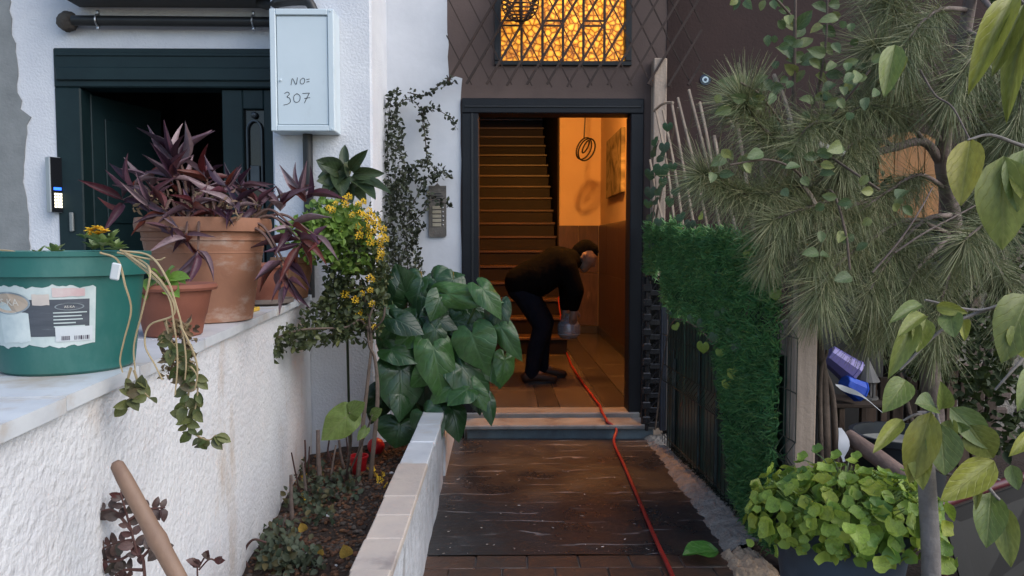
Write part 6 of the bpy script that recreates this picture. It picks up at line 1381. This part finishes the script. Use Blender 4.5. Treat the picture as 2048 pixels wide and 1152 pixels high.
ovl += [(1670,520,1710,560),(1680,530,1720,500),(1660,470,1700,460),(1690,430,1670,470),(1680,400,1720,420),(1700,560,1720,600),(1640,460,1660,500)]
ovl = [q+(2.88,) for q in ovl]
for (cx_,cy_,rx_,ry_,n_,Yq) in ((1500,185,60,40,16,2.56),(1650,130,80,110,26,2.7),(1720,170,50,60,12,2.55),(1620,330,90,70,12,2.5),(1480,330,60,50,6,2.5),(1690,470,60,90,12,2.5),(1560,60,40,70,8,2.8),(1760,380,60,60,6,2.45)):
    for _ in range(n_):
        a, r = U(0,2*PI), math.sqrt(random.random()); x, y = cx_+rx_*r*math.cos(a), cy_+ry_*r*math.sin(a); a2 = U(-.6,2.4); L_ = U(24,40); ovl.append((x, y, x+L_*math.cos(a2)*random.choice((-1,1)), y+L_*math.sin(a2)*.6, Yq+U(-.05,.05)))
for k, (ax,ay,tx,ty,Y) in enumerate(ovl): p = at(ax,ay,Y); q = at(tx,ty,Y-U(-.02,.05)); inst(ol_[k%3], 'leaf', t, frame_m(p, q, tocam(p)+rvec()*.4+Vector((0,0,.2)), max((q-p).length*.55,.03)))
# ---------------------------------------------------------------- citrus trees on the right
M_cit = leafmat('yellowing_citrus_leaf', [(.15,.20,.05),(.22,.26,.06),(.30,.30,.05),(.18,.23,.07),(.12,.17,.05),(.40,.34,.05)], .38, .28, ((.38,.36,.12),6,.22))
M_cbark = pm('grey_citrus_bark', (.26,.23,.21), (.15,.13,.12), 14, .9, .5, 45)
ci = [raw_mesh('leaf', leaf_geo('oval', .3, c_, 8, 5, .015, i), M_cit) for i, c_ in enumerate((.08,.22,.38))]
def citrus(name, label, base, trunk, twigs, leaves, Y, r0):
    t = thing(name, label, 'tree', tuple(base))
    pp = bez([base]+[at(*q) for q in trunk], 7); g = MB(); g.tube(pp, taper(r0, r0*.8, len(pp)), 12); part(g, 'trunk', M_cbark, t, smooth=60)
    for l in twigs:
        pp = bez([at(*q) for q in l], 6); g = MB(); g.tube(pp, taper(.006,.003,len(pp)), 6); part(g, 'branch', M_cbark, t, smooth=60)
    for k, (ax,ay,tx,ty,w) in enumerate(leaves):
        p = at(ax,ay,Y+U(-.02,.02)); q = at(tx,ty,Y-.04-U(0,.05)); inst(ci[k%3], 'leaf', t, frame_m(p, q, tocam(p)+rvec()*.28+Vector((0,0,.25)), w/FPX*Y*1.15))
    return t
b0 = Vector((at(1862,1152,2.02).x, 2.02, -.12))
citrus('citrus_tree', 'short grey-trunked citrus with drooping yellow-green leaves behind the planter', b0, [(1862,1152,2.02),(1856,1000,2.02),(1850,900,2.02),(1852,825,2.02)],
  [[(1853,830,2.02),(1870,815,2.0),(1890,812,1.98)],[(1853,830,2.02),(1830,830,2.0),(1805,842,1.98)],[(1858,930,2.02),(1900,950,2.0),(1960,950,1.98),(2000,960,1.97)],[(1960,950,1.98),(1985,985,1.97),(2010,1010,1.97)],[(1870,815,2.0),(1880,850,1.98)]],
  [(1805,840,1748,902,28),(1862,824,1818,970,58),(1835,880,1845,975,40),(1880,848,1892,952,60),(1900,815,1992,900,50),(1940,850,1992,925,58),(1988,922,1885,1000,56),(1982,985,1976,1092,54),(2005,1012,2020,1130,44),(2022,930,2036,980,28),(1872,815,1840,800,44),(1885,818,1895,780,30),(1900,860,1940,855,22),(1895,840,1905,880,30),(1960,960,1950,1010,16)], 1.98, .027)
b1 = Vector((at(2150,1150,2.15).x, 2.15, -.12))
citrus('citrus_tree', 'larger citrus tree at the right edge with big leaves hanging before the pine', b1, [(2140,900,2.1),(2120,600,2.05),(2130,300,2.0),(2140,0,2.0)],
  [[(2130,320,2.0),(2040,290,1.98),(1980,270,1.96),(1935,280,1.95)],[(2125,500,2.0),(2060,400,1.97),(2010,320,1.95)],[(2120,600,2.05),(2060,590,2.0),(1960,620,1.98),(1850,600,1.96)],[(2120,620,2.05),(2060,700,2.0),(1990,780,1.98)],[(2135,100,2.0),(2060,20,1.98),(2030,-10,1.96)],[(2060,590,2.0),(1900,650,1.98),(1800,740,1.97)]],
  [(1942,278,1920,408,56),(2008,312,2004,498,84),(2060,590,2012,702,80),(2050,300,2035,420,60),(2040,640,2060,720,60),(1830,640,1790,742,36),(1852,638,1835,702,36),(1845,610,1785,632,24),(1872,612,1932,625,24),(1900,625,1908,672,40),(1922,640,1932,668,22),(1812,760,1778,812,46),(2048,10,1985,150,34),(2030,-10,1940,160,48),(2058,30,2000,220,40),(2070,330,2040,390,50),(1850,630,1800,660,26),(2060,870,2035,900,26),(1790,90,1770,190,40),(1800,110,1792,160,20),(2070,740,2050,800,40)], 1.95, .03)

# ---------------------------------------------------------------- dark undergrowth filling the back of the garden
c = Vector((at(1850,900,4.1).x, 4.1, -.12)); t = thing('dark_undergrowth', 'dark tangled shrub filling the back of the garden behind the pine', 'shrub', tuple(c))
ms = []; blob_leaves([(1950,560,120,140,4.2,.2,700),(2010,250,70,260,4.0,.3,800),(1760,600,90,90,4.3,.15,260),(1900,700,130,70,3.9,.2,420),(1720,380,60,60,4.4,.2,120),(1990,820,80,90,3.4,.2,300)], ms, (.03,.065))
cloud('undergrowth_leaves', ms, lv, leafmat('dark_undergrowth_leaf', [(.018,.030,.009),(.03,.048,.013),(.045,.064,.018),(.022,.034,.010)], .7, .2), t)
for l in ([(1850,950,4.1),(1900,750,4.1),(1960,560,4.2)],[(1870,950,4.1),(1980,700,4.05),(2010,400,4.0),(2020,100,4.0)],[(1840,950,4.1),(1800,750,4.2),(1760,600,4.3),(1720,400,4.4)],[(1860,950,4.1),(1930,880,3.6),(1990,820,3.4)]):
    P_ = [at(*q) for q in l]; P_[0] = c; pp = bez(P_, 6); g = MB(); g.tube(pp, taper(.016,.006,len(pp)), 6); part(g, 'stem', M_bark, t, smooth=60)
